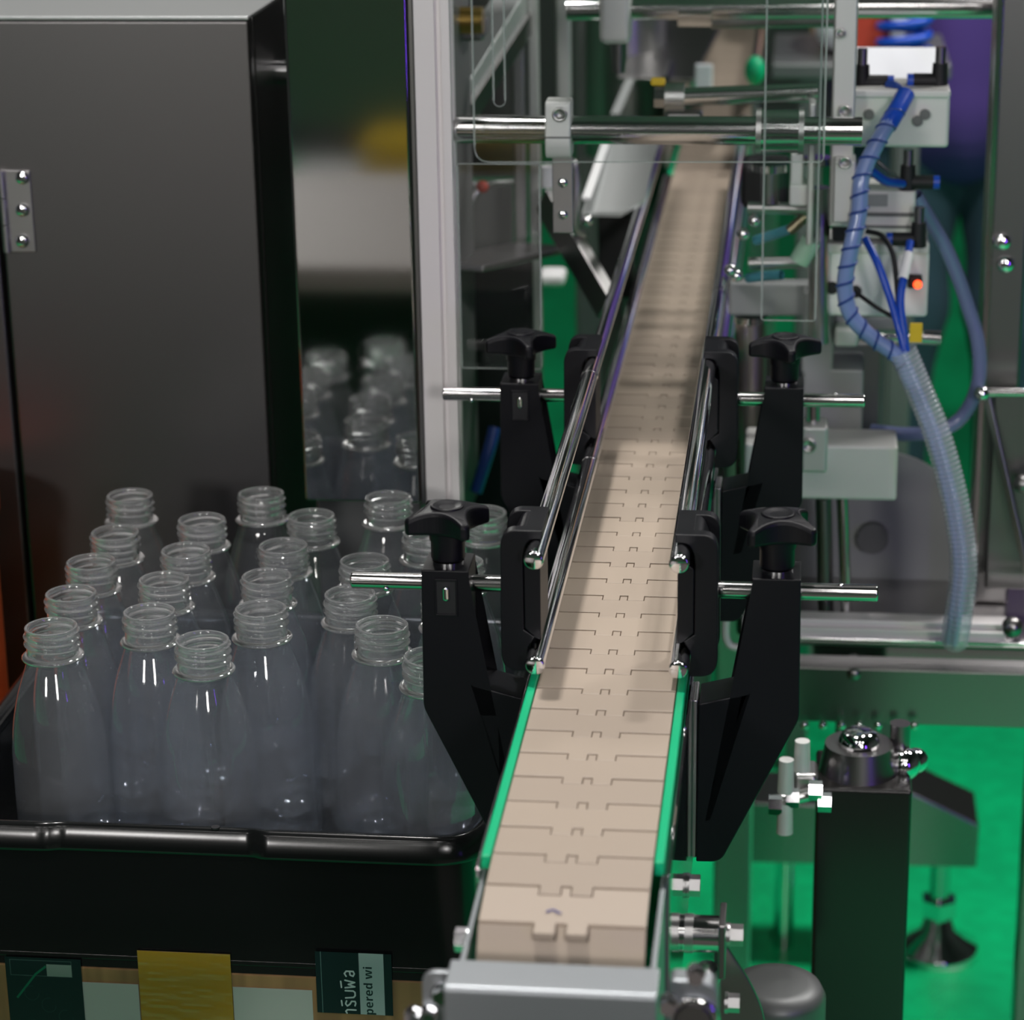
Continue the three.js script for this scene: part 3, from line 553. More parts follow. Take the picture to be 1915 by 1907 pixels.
{ // clear guards: edges show as fine lines
  const zp = -0.405, t = 0.0016;
  const clearPlate = (name, shape, z, label) => {   // the pane and its polished sawn edge
    const pts = shape.getPoints(8), c = pts.reduce((a, p) => a.add(p), new THREE.Vector2()).multiplyScalar(1 / pts.length), base = V(c.x, Math.min(...pts.map((p) => p.y)), z);
    const g = thing(name, label, 'guard', base);
    part('pane', slab(shape, t, 0), M.clear, g, V(0, 0, z));
    const loop = [...pts, pts[0]].map((p) => V(p.x, p.y, 0)), segs = [];
    for (let k = 0; k + 1 < loop.length; k++) { const L = loop[k].distanceTo(loop[k + 1]); if (L > 1e-5) segs.push(beamBetween(loop[k], loop[k + 1], t * 1.04, 0.0008, 0.0002)); }
    part('polished_edge', merge(segs), M.clearEdge, g, V(0, 0, z)).userData.label = 'pale polished edge';
    for (const h of shape.holes) { const hp = h.getPoints(10), hs = []; for (let k = 0; k < hp.length; k++) { const a = V(hp[k].x, hp[k].y, 0), b = V(hp[(k + 1) % hp.length].x, hp[(k + 1) % hp.length].y, 0); if (a.distanceTo(b) > 1e-5) hs.push(beamBetween(a, b, t * 1.04, 0.0008, 0.0002)); } part('slot_edge', merge(hs), M.clearEdge, g, V(0, 0, z)); }
    return g;
  };
  const p0 = at(888, 303, 'z', zp), p1 = at(1540, 303, 'z', zp), sh = roundShape([[p0.x, p0.y, 0.012], [p1.x, p1.y, 0.004], [p1.x, 1.5, 0.002], [p0.x, 1.5, 0.002]]);
  const u0 = at(921, 60, 'z', zp), u1 = at(945, 199, 'z', zp), h = new THREE.Path(), r = (u1.x - u0.x) / 2, cx = (u0.x + u1.x) / 2;
  h.moveTo(u0.x, 1.42); h.lineTo(u0.x, u1.y + r); h.absarc(cx, u1.y + r, r, Math.PI, 2 * Math.PI, false); h.lineTo(u1.x, 1.42); h.closePath(); sh.holes.push(h);
  clearPlate('clear_guard', sh, zp, 'clear acrylic guard panel with round corner and long slot over the cross bar');
  const q0 = at(855, 306, 'z', zp - 0.02), q1 = at(1013, 690, 'z', zp - 0.02);
  clearPlate('clear_guard', roundShape([[q0.x, q1.y, 0.002], [q1.x, q1.y, 0.002], [q1.x, q0.y, 0.002], [q0.x, q0.y, 0.002]]), zp - 0.02, 'narrow clear acrylic guard panel beside the aluminium post');
  const r0 = at(1434, 30, 'z', zp - 0.012), r1 = at(1524, 600, 'z', zp - 0.012);
  clearPlate('clear_guard', roundShape([[r0.x, r1.y, 0.002], [r1.x, r1.y, 0.002], [r1.x, 1.5, 0.002], [r0.x, 1.5, 0.002]]), zp - 0.012, 'narrow clear acrylic guard panel before the pneumatic unit');
}

{ // sheet-metal canopy of the machine, above the frame of the picture: the clear guards hang from it and it shades the chain
  const g = thing('machine_canopy', 'flat sheet-metal canopy over the machine from which the clear guards hang', 'canopy', V(0, 1.5, -0.84));
  part('roof_sheet', box(0.252, 0.012, 0.86, 0.003), M.painted, g, V(0.004, 1.506, -0.835));
  for (const [x, z] of [[-0.1, -1.22], [-0.1, -0.45], [0.11, -1.22], [0.11, -0.45]]) part('hanger_rod', cyl(0.006, 3.05, 'y'), M.steelDark, g, V(x, 3.03, z));
}
// ------------------------------------------------------------------ machine frame behind the post, left of the chain
{
  const z = -0.95, g = thing('machine_stand', 'steel square-tube machine frame behind the clear guards', 'machine frame', V(at(985, 500, 'z', z).x, 0, z));
  for (const [px, w] of [[972, 22], [1000, 20]]) { const q = rectAt(px - w / 2, 100, px + w / 2, 400, z); part('upright', box(q.w, 1.7, q.w, 0.002), px < 990 ? M.steel : M.alu, g, V(q.x, 0.85, z)); }
  const u3 = rectAt(1040, 0, 1068, 180, z - 0.05); part('upright', box(u3.w, 0.5, u3.w, 0.003), M.alu, g, V(u3.x, at(1054, 185, 'z', z - 0.05).y + 0.25, z - 0.05));
  part('brace', beamBetween(at(840, 205, 'z', -0.8), at(975, -10, 'z', -0.97), 0.03, 0.034), M.sheet, g);
  part('brace_side', beamBetween(at(852, 232, 'z', -0.79), at(985, 30, 'z', -0.96), 0.02, 0.02), M.steelDark, g);
  part('shelf_plate', beamBetween(at(845, 498, 'z', -0.7), at(1016, 462, 'z', -0.93), 0.06, 0.006), M.steel, g);
  part('back_panel', (() => { const q = rectAt(850, 340, 965, 1050, z - 0.12); return box(q.w, q.h, 0.01, 0.002).translate(q.x, q.y, z - 0.12); })(), M.grey, g);
  part('lower_panel', (() => { const q = rectAt(850, 470, 1000, 1250, z + 0.1); return box(q.w, q.h, 0.02, 0.002).translate(q.x, q.y, z + 0.1); })(), M.blackFlat, g);
  const dk = rectAt(845, 0, 965, 330, z - 0.3); part('dark_cover', box(dk.w, dk.h + 0.3, 0.02, 0.002), M.steelDark, g, V(dk.x, dk.y + 0.15, z - 0.3));
  const st = [at(855, 470, 'z', -0.85), at(898, 352, 'z', -0.86), at(960, 340, 'z', -0.88)];
  part('bent_wire', tubeOf(st, 0.003, 30, 8), M.steel, g);
  part('wire_cap', new THREE.SphereGeometry(0.006, 14, 10), M.red, g, at(902, 349, 'z', -0.86));
  part('valve_block', (() => { const q = rectAt(850, 40, 905, 78, -0.75); return box(q.w, q.h, 0.04, 0.004).translate(q.x, q.y, -0.77); })(), M.steelDark, g);
  part('brass_fitting', cyl(0.012, 0.03, 'x'), S({ color: C(0.55, 0.36, 0.1), metalness: 1, roughness: 0.25 }), g, at(872, 38, 'z', -0.74));
  part('hose_end', tubeOf([at(890, 920, 'z', -0.72), at(915, 840, 'z', -0.73), at(925, 800, 'z', -0.74)], 0.006, 20, 10), M.blueDark, g);
}
{ // upper cross rods
  const mk = (x0, y0, x1, y1, z, r, label, extra) => { const a = at(x0, y0, 'z', z), b = at(x1, y1, 'z', z), g = thing('cross_rod', label, 'rod', a.clone().add(b).multiplyScalar(0.5)); part('rod', barBetween(a, b, r), M.rod, g); if (extra) extra(g, a, b, z); };
  mk(1262, 182, 1530, 172, -0.62, 0.0078, 'thin steel rod above the chain ending in a yellow-tagged clamp', (g, a, b, z) => {
    part('end_clamp', cyl(0.012, 0.016, 'x'), M.steel, g, a); part('clamp_nut', hexPrism(0.009, 0.01, 'x'), M.rod, g, V(a.x - 0.012, a.y, z));
    part('yellow_tag', box(0.012, 0.006, 0.01, 0.002), M.yellow, g, V(a.x - 0.014, a.y + 0.013, z)); part('tail_block', box(0.03, 0.02, 0.02, 0.003), M.steelDark, g, V(a.x + 0.008, a.y - 0.022, z - 0.005));
  });
  mk(1060, 18, 1600, 14, -0.80, 0.0095, 'thick steel rod high above the chain with white clamp', (g, a, b, z) => {
    const c = at(1152, 20, 'z', z); part('clamp', box(0.028, 0.05, 0.03, 0.006), M.aluPale, g, V(c.x, c.y - 0.003, z)); part('clamp_screw', cyl(0.006, 0.03, 'y', 0.008), M.steelDark, g, V(c.x + 0.002, c.y - 0.04, z));
    const d = at(1300, 20, 'z', z); part('sleeve', cyl(0.014, 0.03, 'x'), M.rod, g, V(d.x, d.y, z)); part('under_rod', barBetween(at(1330, 40, 'z', z - 0.04), at(1600, 36, 'z', z - 0.04), 0.007), M.steelDark, g); part('upright', box(0.03, b.y + 0.06, 0.03, 0.003), M.steelDark, g, V(b.x + 0.2, (b.y + 0.06) / 2, z)); part('outrigger', cyl(0.0095, 0.2, 'x'), M.rod, g, V(b.x + 0.1, b.y, z));
  });
}
{ // discharge chute beside the chain
  const z = -0.86, a = at(1090, 400, 'z', z), b = at(1205, 385, 'z', z);
  const g = thing('chute', 'bright sheet-metal chute with folded white edge beside the chain', 'chute', V((a.x + b.x) / 2, a.y, z));
  const q = (px, py, zz) => at(px, py, 'z', zz);
  const tri = (pts, th, n, m) => { const s = pts, pos = [], idx = []; s.forEach((p) => pos.push(p.x, p.y, p.z)); s.forEach((p) => pos.push(p.x, p.y - th, p.z)); const k = s.length; for (let i = 1; i + 1 < k; i++) { idx.push(0, i, i + 1, k, k + i + 1, k + i); } for (let i = 0; i < k; i++) { const j = (i + 1) % k; idx.push(i, i + k, j, j, i + k, j + k); } let h = new THREE.BufferGeometry(); h.setAttribute('position', new THREE.Float32BufferAttribute(pos, 3)); h.setIndex(idx); h = h.toNonIndexed(); h.computeVertexNormals(); return part(n, h, m, g); };
  tri([q(1088, 398, -0.84), q(1160, 400, -0.84), q(1206, 372, -0.88), q(1228, 268, -1.06), q(1130, 268, -1.06)], 0.003, 'chute_plate', M.sheet);
  part('folded_edge', beamBetween(q(1096, 372, -0.84), q(1135, 262, -1.06), 0.008, 0.004, 0.001), M.white, g);
  part('chute_leg', (() => { const r = rectAt(1118, 404, 1182, 560, -0.9); return box(r.w, r.h, 0.03, 0.002).translate(r.x, r.y, -0.92); })(), M.blackFlat, g);
  part('support_leg', beamBetween(q(1146, 556, -0.9), q(1146, 556, -0.9).setY(0), 0.02, 0.02), M.steelDark, g);
  part('bent_bracket', tubeOf([q(1040, 300, -0.83), q(1072, 305, -0.83), q(1078, 330, -0.83), q(1076, 430, -0.83), q(1090, 440, -0.84)], 0.004, 40, 8), M.steel, g);
  part('guide_pin', cyl(0.006, 0.02, 'y'), M.white, g, q(1024, 330, -0.83));
  for (const [px, py] of [[1062, 412], [1096, 412], [1052, 320]]) part('screw', domed(0.006, 0.005, 'z'), M.chrome, g, q(px, py, -0.825));
  part('slope_plate', beamBetween(q(1020, 372, -0.88), q(1138, 575, -0.80), 0.012, 0.03), M.steel, g);
  part('white_block', (() => { const r = rectAt(1008, 505, 1058, 530, -1.2); return box(r.w, r.h, 0.04, 0.006).translate(r.x, r.y, -1.2); })(), M.white, g);
}
{ // grey machine body far behind, between the uprights and the chain
  const z = -1.7, g = thing('filling_machine', 'grey filling machine body standing far behind the guards', 'machine', V(at(1140, 120, 'z', z).x, 0, z));
  const q = rectAt(1072, 30, 1225, 240, z); part('machine_body', box(q.w, q.y + q.h / 2 + 0.25, 0.3, 0.01), M.grey, g, V(q.x, (q.y + q.h / 2 + 0.25) / 2, z - 0.15));
  part('pale_panel', box(q.w * 0.5, q.h * 0.7, 0.01, 0.003), M.painted, g, V(q.x - q.w * 0.1, q.y, z + 0.005));
  part('tank', cyl(0.05, 0.22, 'y', 0.05, 32), M.steel, g, V(q.x + q.w * 0.18, q.y + 0.02, z + 0.06));
  part('red_cap', box(0.03, 0.035, 0.02, 0.004), M.red, g, V(q.x + q.w * 0.5, q.y + q.h * 0.12, z + 0.03));
  part('front_rod', beamBetween(at(1150, 215, 'z', -1.3), at(1178, 150, 'z', -1.4), 0.01, 0.004), M.painted, g);
}
{ // side guides over the far chain
  const g = thing('side_guide', 'dark steel side guide plates lining the far chain', 'guide', V(0, CH, -1.9));
  for (const s of [-1, 1]) {
    part('guide_plate', box(0.004, 0.10, 1.0, 0.001), M.steel, g, V(s * 0.05, CH + 0.055, -1.95));
    part('guide_lip', cyl(0.005, 1.0, 'z'), M.rod, g, V(s * 0.05, CH + 0.108, -1.95));
  }
  part('hopper_plate', beamBetween(at(1225, 150, 'z', -1.5), at(1320, -20, 'z', -1.9), 0.09, 0.006), M.steelDark, g);
  part('white_tag', box(0.02, 0.035, 0.004, 0.002), M.paper, g, at(1316, 148, 'z', -1.45));
  part('green_lamp', new THREE.SphereGeometry(0.012, 16, 12).scale(1, 1.4, 1), M.green, g, at(1412, 132, 'z', -1.42));
}

// ------------------------------------------------------------------ pneumatic unit on the right of the chain
{
  const z = -0.60, g = thing('pneumatic_unit', 'grey pneumatic cylinder unit with blocks and brackets right of the chain', 'machine unit', V(at(1600, 800, 'z', z).x, 0, z));
  const b = (n, x0, y0, x1, y1, zz, d, m, r) => blockAt(n, x0, y0, x1, y1, zz, d, m, g, r);
  b('mounting_plate', 1556, -60, 1600, 425, -0.55, 0.02, M.alu, 0.002);
  b('mounting_plate', 1510, 195, 1523, 460, -0.56, 0.03, M.alu, 0.002);
  b('clamp_block', 1558, 300, 1600, 418, -0.53, 0.03, M.alu, 0.002);
  const c1 = b('cylinder_body', 1592, 180, 1775, 276, -0.58, 0.055, M.aluPale, 0.003);
  b('cylinder_lip', 1592, 168, 1778, 184, -0.575, 0.06, M.aluPale, 0.002);
  for (const [px, py] of [[1625, 214], [1730, 214], [1716, 226]]) part('port', cyl(0.0042, 0.004, 'z'), M.grey, g, at(px, py, 'z', -0.578));
  socketScrew(g, at(1580, 207, 'z', -0.548), 'z', 0.0052, 0.004, 1, M.steel);
  socketScrew(g, at(1580, 303, 'z', -0.528), 'z', 0.005, 0.004, 1, M.steel);
  socketScrew(g, at(1572, 62, 'z', -0.548), 'z', 0.004, 0.004, 1, M.steel);
  b('cylinder_body', 1602, 355, 1712, 448, -0.6, 0.05, M.aluPale, 0.003);
  b('cylinder_slot', 1604, 398, 1710, 405, -0.598, 0.004, M.grey, 0.0005); b('cylinder_slot', 1604, 422, 1706, 427, -0.598, 0.004, M.grey, 0.0005);
  b('rating_plate', 1622, 364, 1660, 386, -0.5985, 0.002, M.painted, 0.0005);
  b('cylinder_body', 1540, 470, 1736, 592, -0.6, 0.05, M.white, 0.003);
  b('cylinder_lip', 1536, 456, 1738, 476, -0.595, 0.056, M.aluPale, 0.002);
  for (const [px, py] of [[1556, 538], [1600, 545]]) part('port', cyl(0.005, 0.005, 'z'), M.blackFlat, g, at(px, py, 'z', -0.598));
  b('dark_joint', 1556, 420, 1600, 452, -0.58, 0.03, M.blackFlat, 0.002);
  // left cluster
  b('angle_block', 1476, 345, 1520, 386, -0.57, 0.03, M.aluPale, 0.002); b('angle_arm', 1478, 288, 1502, 348, -0.57, 0.02, M.aluPale, 0.002);
  b('dark_motor', 1386, 312, 1476, 392, -0.68, 0.06, M.blackFlat, 0.006);
  { const a = at(1440, 312, 'z', -0.6), c = at(1440, 380, 'z', -0.6); part('piston', barBetween(a, c, 0.0075), M.steelDark, g); part('piston_flange', cyl(0.015, 0.006, 'y'), M.rod, g, a); const e = at(1530, 300, 'z', -0.6); part('piston_flange', cyl(0.012, 0.006, 'y'), M.rod, g, e); }
  part('tie_rod', barBetween(at(1398, 388, 'z', -0.6), at(1556, 392, 'z', -0.6), 0.005), M.steel, g);
  part('tie_rod', barBetween(at(1400, 492, 'z', -0.62), at(1540, 490, 'z', -0.62), 0.005), M.steel, g);
  part('column', barBetween(at(1532, 350, 'z', -0.6), at(1532, 640, 'z', -0.6), 0.009), M.steel, g);
  for (const [px, py] of [[1411, 412], [1390, 437], [1378, 515], [1366, 505]]) part('acorn_nut', new THREE.SphereGeometry(0.0055, 16, 12), M.chrome, g, at(px, py, 'z', -0.6));
  part('teal_tube', tubeOf([at(1412, 450, 'z', -0.62), at(1450, 438, 'z', -0.61), at(1480, 428, 'z', -0.6)], 0.0042, 20, 10), M.teal, g);
  part('teal_tube', tubeOf([at(1398, 520, 'z', -0.62), at(1430, 516, 'z', -0.61), at(1462, 514, 'z', -0.6)], 0.0042, 20, 10), M.teal, g);
  part('brass_joint', barBetween(at(1476, 432, 'z', -0.6), at(1508, 404, 'z', -0.6), 0.0045), S({ color: C(0.35, 0.30, 0.2), metalness: 1, roughness: 0.4 }), g);
  part('green_tip', barBetween(at(1494, 490, 'z', -0.585), at(1518, 448, 'z', -0.585), 0.0085), S({ color: C(0.40, 0.62, 0.48), roughness: 0.5 }), g);
  b('carrier_plate', 1362, 530, 1540, 592, -0.64, 0.02, M.painted, 0.003);
  b('side_block', 1500, 545, 1560, 700, -0.62, 0.04, M.painted, 0.003);
  b('slide_block', 1560, 590, 1700, 640, -0.63, 0.05, M.painted, 0.003);
  part('slide_rod', barBetween(at(1575, 625, 'z', -0.62), at(1760, 632, 'z', -0.62), 0.006), M.rod, g);
  b('slide_end', 1560, 612, 1606, 650, -0.61, 0.03, M.aluPale, 0.004);
  // lower blocks
  b('lower_block', 1500, 690, 1614, 850, -0.62, 0.06, M.painted, 0.003);
  b('lower_beam', 1392, 832, 1678, 934, -0.56, 0.05, M.aluPale, 0.003);
  b('clevis', 1498, 798, 1548, 885, -0.535, 0.03, M.alu, 0.003); socketScrew(g, at(1513, 832, 'z', -0.533), 'z', 0.006, 0.004, 1, M.steel);
  part('clevis_rod', barBetween(at(1520, 740, 'z', -0.55), at(1520, 800, 'z', -0.55), 0.006), M.rod, g);
  part('stand_rod', barBetween(at(1575, 930, 'z', -0.585), at(1584, 1175, 'z', -0.585), 0.0048), M.rod, g);
  part('stand_rod', barBetween(at(1540, 930, 'z', -0.6), at(1545, 1175, 'z', -0.6), 0.007), M.steelDark, g);
  { const a = at(1404, 596, 'z', -0.66), c = at(1404, 1180, 'z', -0.66); part('round_column', barBetween(a, c, 0.0135, 28), S({ color: C(0.42, 0.37, 0.34), metalness: 1, roughness: 0.35 }), g); part('column_cap', cyl(0.0145, 0.006, 'y'), M.rod, g, a); }
  part('guard_disc', cyl(0.085, 0.006, 'z', 0.085, 48), M.painted, g, at(1640, 1010, 'z', -0.72));
  part('disc_boss', cyl(0.014, 0.02, 'z'), M.grey, g, at(1632, 1002, 'z', -0.715));
  b('back_plate', 1380, 640, 1640, 1180, -0.78, 0.01, M.grey, 0.003);
}
{ // sensor with red indicator
  const p = at(1716, 531, 'z', -0.592), g = thing('indicator_sensor', 'small black sensor with a glowing red light on the white block', 'sensor', p.clone());
  part('sensor_body', box(0.012, 0.011, 0.01, 0.002), M.blackFlat, g, V(p.x - 0.002, p.y + 0.001, p.z - 0.006));
  part('lens', new THREE.SphereGeometry(0.0036, 18, 12), M.led, g, V(p.x, p.y, p.z + 0.002));
  const l = new THREE.PointLight(new THREE.Color(1, 0.1, 0.03), 0.0003); l.position.set(0, 0, 0.008); l.castShadow = true; g.add(l);
}
// fittings and hoses
function fitting(px, py, z, dir, label) {
  const p = at(px, py, 'z', z), g = thing('tube_fitting', label, 'fitting', p.clone(), 'black push-in tube fittings');
  part('fitting_body', cyl(0.0068, 0.02, 'y', 0.006), M.blackFlat, g, p.clone().add(V(0, 0.006, 0)));
  part('needle_screw', cyl(0.0042, 0.016, 'y'), M.steelDark, g, p.clone().add(V(0, 0.021, 0)));
  part('elbow', cyl(0.0058, 0.02, 'x'), M.blackFlat, g, p.clone().add(V(dir * 0.011, 0.002, 0)));
  part('release_collar', cyl(0.0055, 0.006, 'x'), M.blue, g, p.clone().add(V(dir * 0.023, 0.002, 0))).userData.label = 'blue release collar';
}
fitting(1611, 158, -0.6, 1, 'black elbow fitting on the left end of the upper cylinder');
fitting(1757, 155, -0.6, -1, 'black elbow fitting on the right end of the upper cylinder');
fitting(1697, 345, -0.6, 1, 'black elbow fitting on top of the middle cylinder');
fitting(1717, 452, -0.585, -1, 'black elbow fitting with blue collar above the red light');
const T = (name, pts, r, mat, label, cat, seg = 80) => solo(name, tubeOf(pts.map(([x, y, z]) => at(x, y, 'z', z)), r, seg, 16), mat, label, cat);
{
  const path = [[1694, 176, -0.575], [1672, 215, -0.555], [1640, 268, -0.54], [1612, 330, -0.53], [1606, 400, -0.525], [1590, 470, -0.52], [1580, 540, -0.52], [1592, 590, -0.52], [1632, 632, -0.52], [1680, 668, -0.52], [1706, 720, -0.52]].map(([x, y, z]) => at(x, y, 'z', z));
  const g = thing('spiral_wrapped_hose', 'pale blue hose bundle in spiral wrap hanging from the upper cylinder', 'hose', path[5].clone());
  part('hose', tubeOf(path, 0.0066, 120, 16), M.blueSoft, g);
  const cu = new THREE.CatmullRomCurve3(path), fr = cu.computeFrenetFrames(400, false), hp = [];
  for (let i = 20; i <= 380; i++) { const p = cu.getPointAt(i / 400), a = i * 0.30; hp.push(p.addScaledVector(fr.normals[i], 0.0067 * Math.cos(a)).addScaledVector(fr.binormals[i], 0.0067 * Math.sin(a))); }
  part('spiral_wrap', new THREE.TubeGeometry(new THREE.CatmullRomCurve3(hp), 900, 0.0011, 6), M.blueDark, g);
  part('hose_sleeve', tubeOf([path[0], path[1], path[2].clone().lerp(path[1], 0.6)], 0.0074, 20, 14), M.blue, g).userData.label = 'bright blue hose end';
}
{
  const pts = [[1688, 655, -0.52], [1715, 720, -0.52], [1748, 800, -0.515], [1775, 890, -0.51], [1794, 980, -0.505], [1802, 1060, -0.50], [1792, 1150, -0.50], [1785, 1200, -0.52]].map(([x, y, z]) => at(x, y, 'z', z));
  const g = thing('clear_hose', 'thick clear ribbed conduit carrying blue tubes down to the table', 'hose', pts[7].clone());
  const shell = tubeOf(pts, 0.0112, 300, 20), cu = new THREE.CatmullRomCurve3(pts);
  { const p = shell.attributes.position; const c = new THREE.Vector3(), q = new THREE.Vector3(); for (let i = 0; i <= 300; i++) { cu.getPointAt(i / 300, c); const k = 1 + 0.05 * Math.sin(i * 1.4); for (let j = 0; j <= 20; j++) { q.fromBufferAttribute(p, i * 21 + j).sub(c).multiplyScalar(k).add(c); p.setXYZ(i * 21 + j, q.x, q.y, q.z); } } shell.computeVertexNormals(); }
  part('conduit', shell, M.hoseClear, g);
  for (const [dx, dz] of [[-0.0055, 0.001], [-0.0005, 0.004], [-0.002, -0.0045]]) part('inner_tube', tubeOf(pts.map((p) => p.clone().add(V(dx, 0, dz))), 0.0034, 80, 10), M.blueSoft, g);
}
T('air_tube', [[1618, 446, -0.56], [1640, 490, -0.545], [1662, 550, -0.535], [1680, 610, -0.525], [1692, 656, -0.52]], 0.0032, M.blue, 'thin bright blue air tube bending left of the white-sleeved tube', 'air tube');
T('air_tube', [[1702, 452, -0.57], [1694, 500, -0.55], [1684, 560, -0.535], [1690, 620, -0.525], [1694, 658, -0.52]], 0.0032, M.blue, 'thin bright blue air tube below the blue collar', 'air tube');
solo('tube_sleeve', tubeOf([at(1699, 474, 'z', -0.56), at(1692, 505, 'z', -0.548), at(1688, 522, 'z', -0.543)], 0.0042, 16, 12), M.white, 'white sleeve on the blue air tube beside the red light', 'sleeve');
T('air_tube', [[1660, 158, -0.59], [1674, 160, -0.585], [1686, 172, -0.58], [1692, 182, -0.575]], 0.0034, M.blueDark, 'short dark blue air tube between the upper fittings', 'air tube', 30);
T('air_tube', [[1628, 318, -0.56], [1655, 338, -0.57], [1688, 344, -0.59]], 0.0036, M.blue, 'short blue air tube reaching the middle cylinder', 'air tube', 30);
T('cable', [[1620, 432, -0.575], [1648, 440, -0.57], [1668, 470, -0.56], [1676, 520, -0.55], [1682, 600, -0.53]], 0.0022, M.blackFlat, 'thin black cable arching beside the blue tubes', 'cable');
T('cable', [[1630, 292, -0.58], [1660, 318, -0.58], [1685, 338, -0.59]], 0.0018, M.grey, 'thin grey cable above the middle cylinder', 'cable', 30);
T('cable', [[1598, 545, -0.56], [1640, 575, -0.55], [1685, 600, -0.54]], 0.0018, M.blackFlat, 'thin black cable below the white block', 'cable', 30);
T('air_hose', [[1712, 365, -0.61], [1738, 410, -0.62], [1772, 470, -0.63], [1806, 560, -0.64], [1830, 650, -0.64], [1828, 720, -0.64], [1800, 778, -0.64], [1760, 805, -0.64], [1700, 812, -0.65], [1630, 806, -0.66]], 0.0062, M.hoseGrey, 'grey-blue air hose looping down at the dark post', 'air hose');
solo('cable_tag', box(0.010, 0.016, 0.0015, 0.0005), M.yellow, 'small yellow tag tied to the hose bundle', 'tag', at(1713, 622, 'z', -0.515));
{ const q = rectAt(1590, 106, 1758, 178, -0.74); const m = solo('paper_sheet', new RoundedBoxGeometry(q.w, q.h * 2.2, 0.002, 2, 0.001), M.paper, 'white paper sheet standing behind the upper cylinder', 'paper', V(q.x, q.y, -0.74)); m.rotation.x = -1.0; }

// ------------------------------------------------------------------ dark post at the right edge
{
  const z = -0.66, q = rectAt(1848, 100, 1925, 600, z), g = thing('dark_post', 'dark steel machine post with bolts at the right edge', 'post', V(q.x, 0, z));
  part('post_bar', box(q.w, 1.05, 0.05, 0.003), M.steelDark, g, V(q.x, at(1600, 1200, 'z', -0.56).y + 0.525, z - 0.025));
  part('post_edge', box(0.006, 1.05, 0.004, 0.001), M.rod, g, V(q.x - q.w / 2 + 0.003, 0.655 + 0.525, z + 0.001));
  for (const [px, py] of [[1874, 452], [1880, 494]]) part('post_bolt', domed(0.0075, 0.006, 'z'), M.chrome, g, at(px, py, 'z', z));
  part('strut', beamBetween(at(1846, 738, 'z', z + 0.03), at(1925, 1085, 'z', z + 0.05), 0.006, 0.006), M.steel, g);
  part('strut_plate', (() => { const r = rectAt(1850, 735, 1990, 1100, z + 0.02); return box(r.w, r.h, 0.008, 0.002).translate(r.x, r.y, z + 0.02); })(), M.steelDark, g);
  part('rail', barBetween(at(1835, 734, 'z', z + 0.035), at(1960, 734, 'z', z + 0.035), 0.004), M.rod, g);
  part('rail_ball', new THREE.SphereGeometry(0.0065, 18, 12), M.chrome, g, at(1836, 736, 'z', z + 0.04));
  part('side_knob', new THREE.SphereGeometry(0.008, 18, 12), M.steelDark, g, at(1912, 905, 'z', z + 0.04));
}
// ------------------------------------------------------------------ machine table: rail, beams, legs and feet
{
  const z = -0.58, g = thing('machine_table', 'stainless machine table frame with aluminium edge rail right of the conveyor', 'table frame', V(at(1700, 1300, 'z', z).x, 0, z));
  const xr = at(2200, 1300, 'z', z).x, xl = 0.066;
  const bar = (n, y0, y1, zz, d, m, x0 = xl, x1 = xr, r = 0.0015) => { const a = at(1600, y0, 'z', zz).y, b = at(1600, y1, 'z', zz).y; return part(n, box(x1 - x0, a - b, d, r), m, g, V((x0 + x1) / 2, (a + b) / 2, zz - d / 2)); };
  bar('edge_rail', 1160, 1173, -0.56, 0.02, M.profile, xl, at(1885, 1170, 'z', -0.56).x);
  bar('edge_rail', 1176, 1191, -0.555, 0.016, M.aluPale, xl, at(1880, 1170, 'z', -0.56).x);
  bar('chrome_strip', 1194, 1200, -0.55, 0.01, M.chrome);
  bar('table_slab', 1200, 1206, -0.56, 0.2, M.steelDark);
  bar('front_panel', 1206, 1248, -0.6, 0.004, M.sidePlate);
  bar('front_beam', 1250, 1352, -0.585, 0.05, M.steelDark);
  part('beam_bolt', domed(0.006, 0.005, 'z'), M.steelDark, g, at(1597, 1260, 'z', -0.585));
  part('corner_knob', new THREE.SphereGeometry(0.009, 20, 14), M.steelDark, g, at(1893, 1172, 'z', -0.54));
  for (let k = 0; k < 7; k++) part('rail_screw', domed(0.004, 0.004, 'z'), M.chrome, g, at(1505 + k * 34, 1356, 'z', -0.575));
  part('hook_bracket', tubeOf([at(1358, 1150, 'z', -0.5), at(1358, 1192, 'z', -0.5), at(1368, 1208, 'z', -0.5), at(1398, 1210, 'z', -0.5)], 0.0035, 30, 8), M.aluPale, g);
  for (const px of [1604]) { const f = at(px, 1400, 'z', -0.62); part('leg', box(0.04, 0.6, 0.04, 0.003), M.steelDark, g, V(f.x, 0.3, -0.64)); }
  part('leg', box(0.04, 0.6, 0.04, 0.003), M.steelDark, g, V(xr - 0.03, 0.3, -0.64));
}
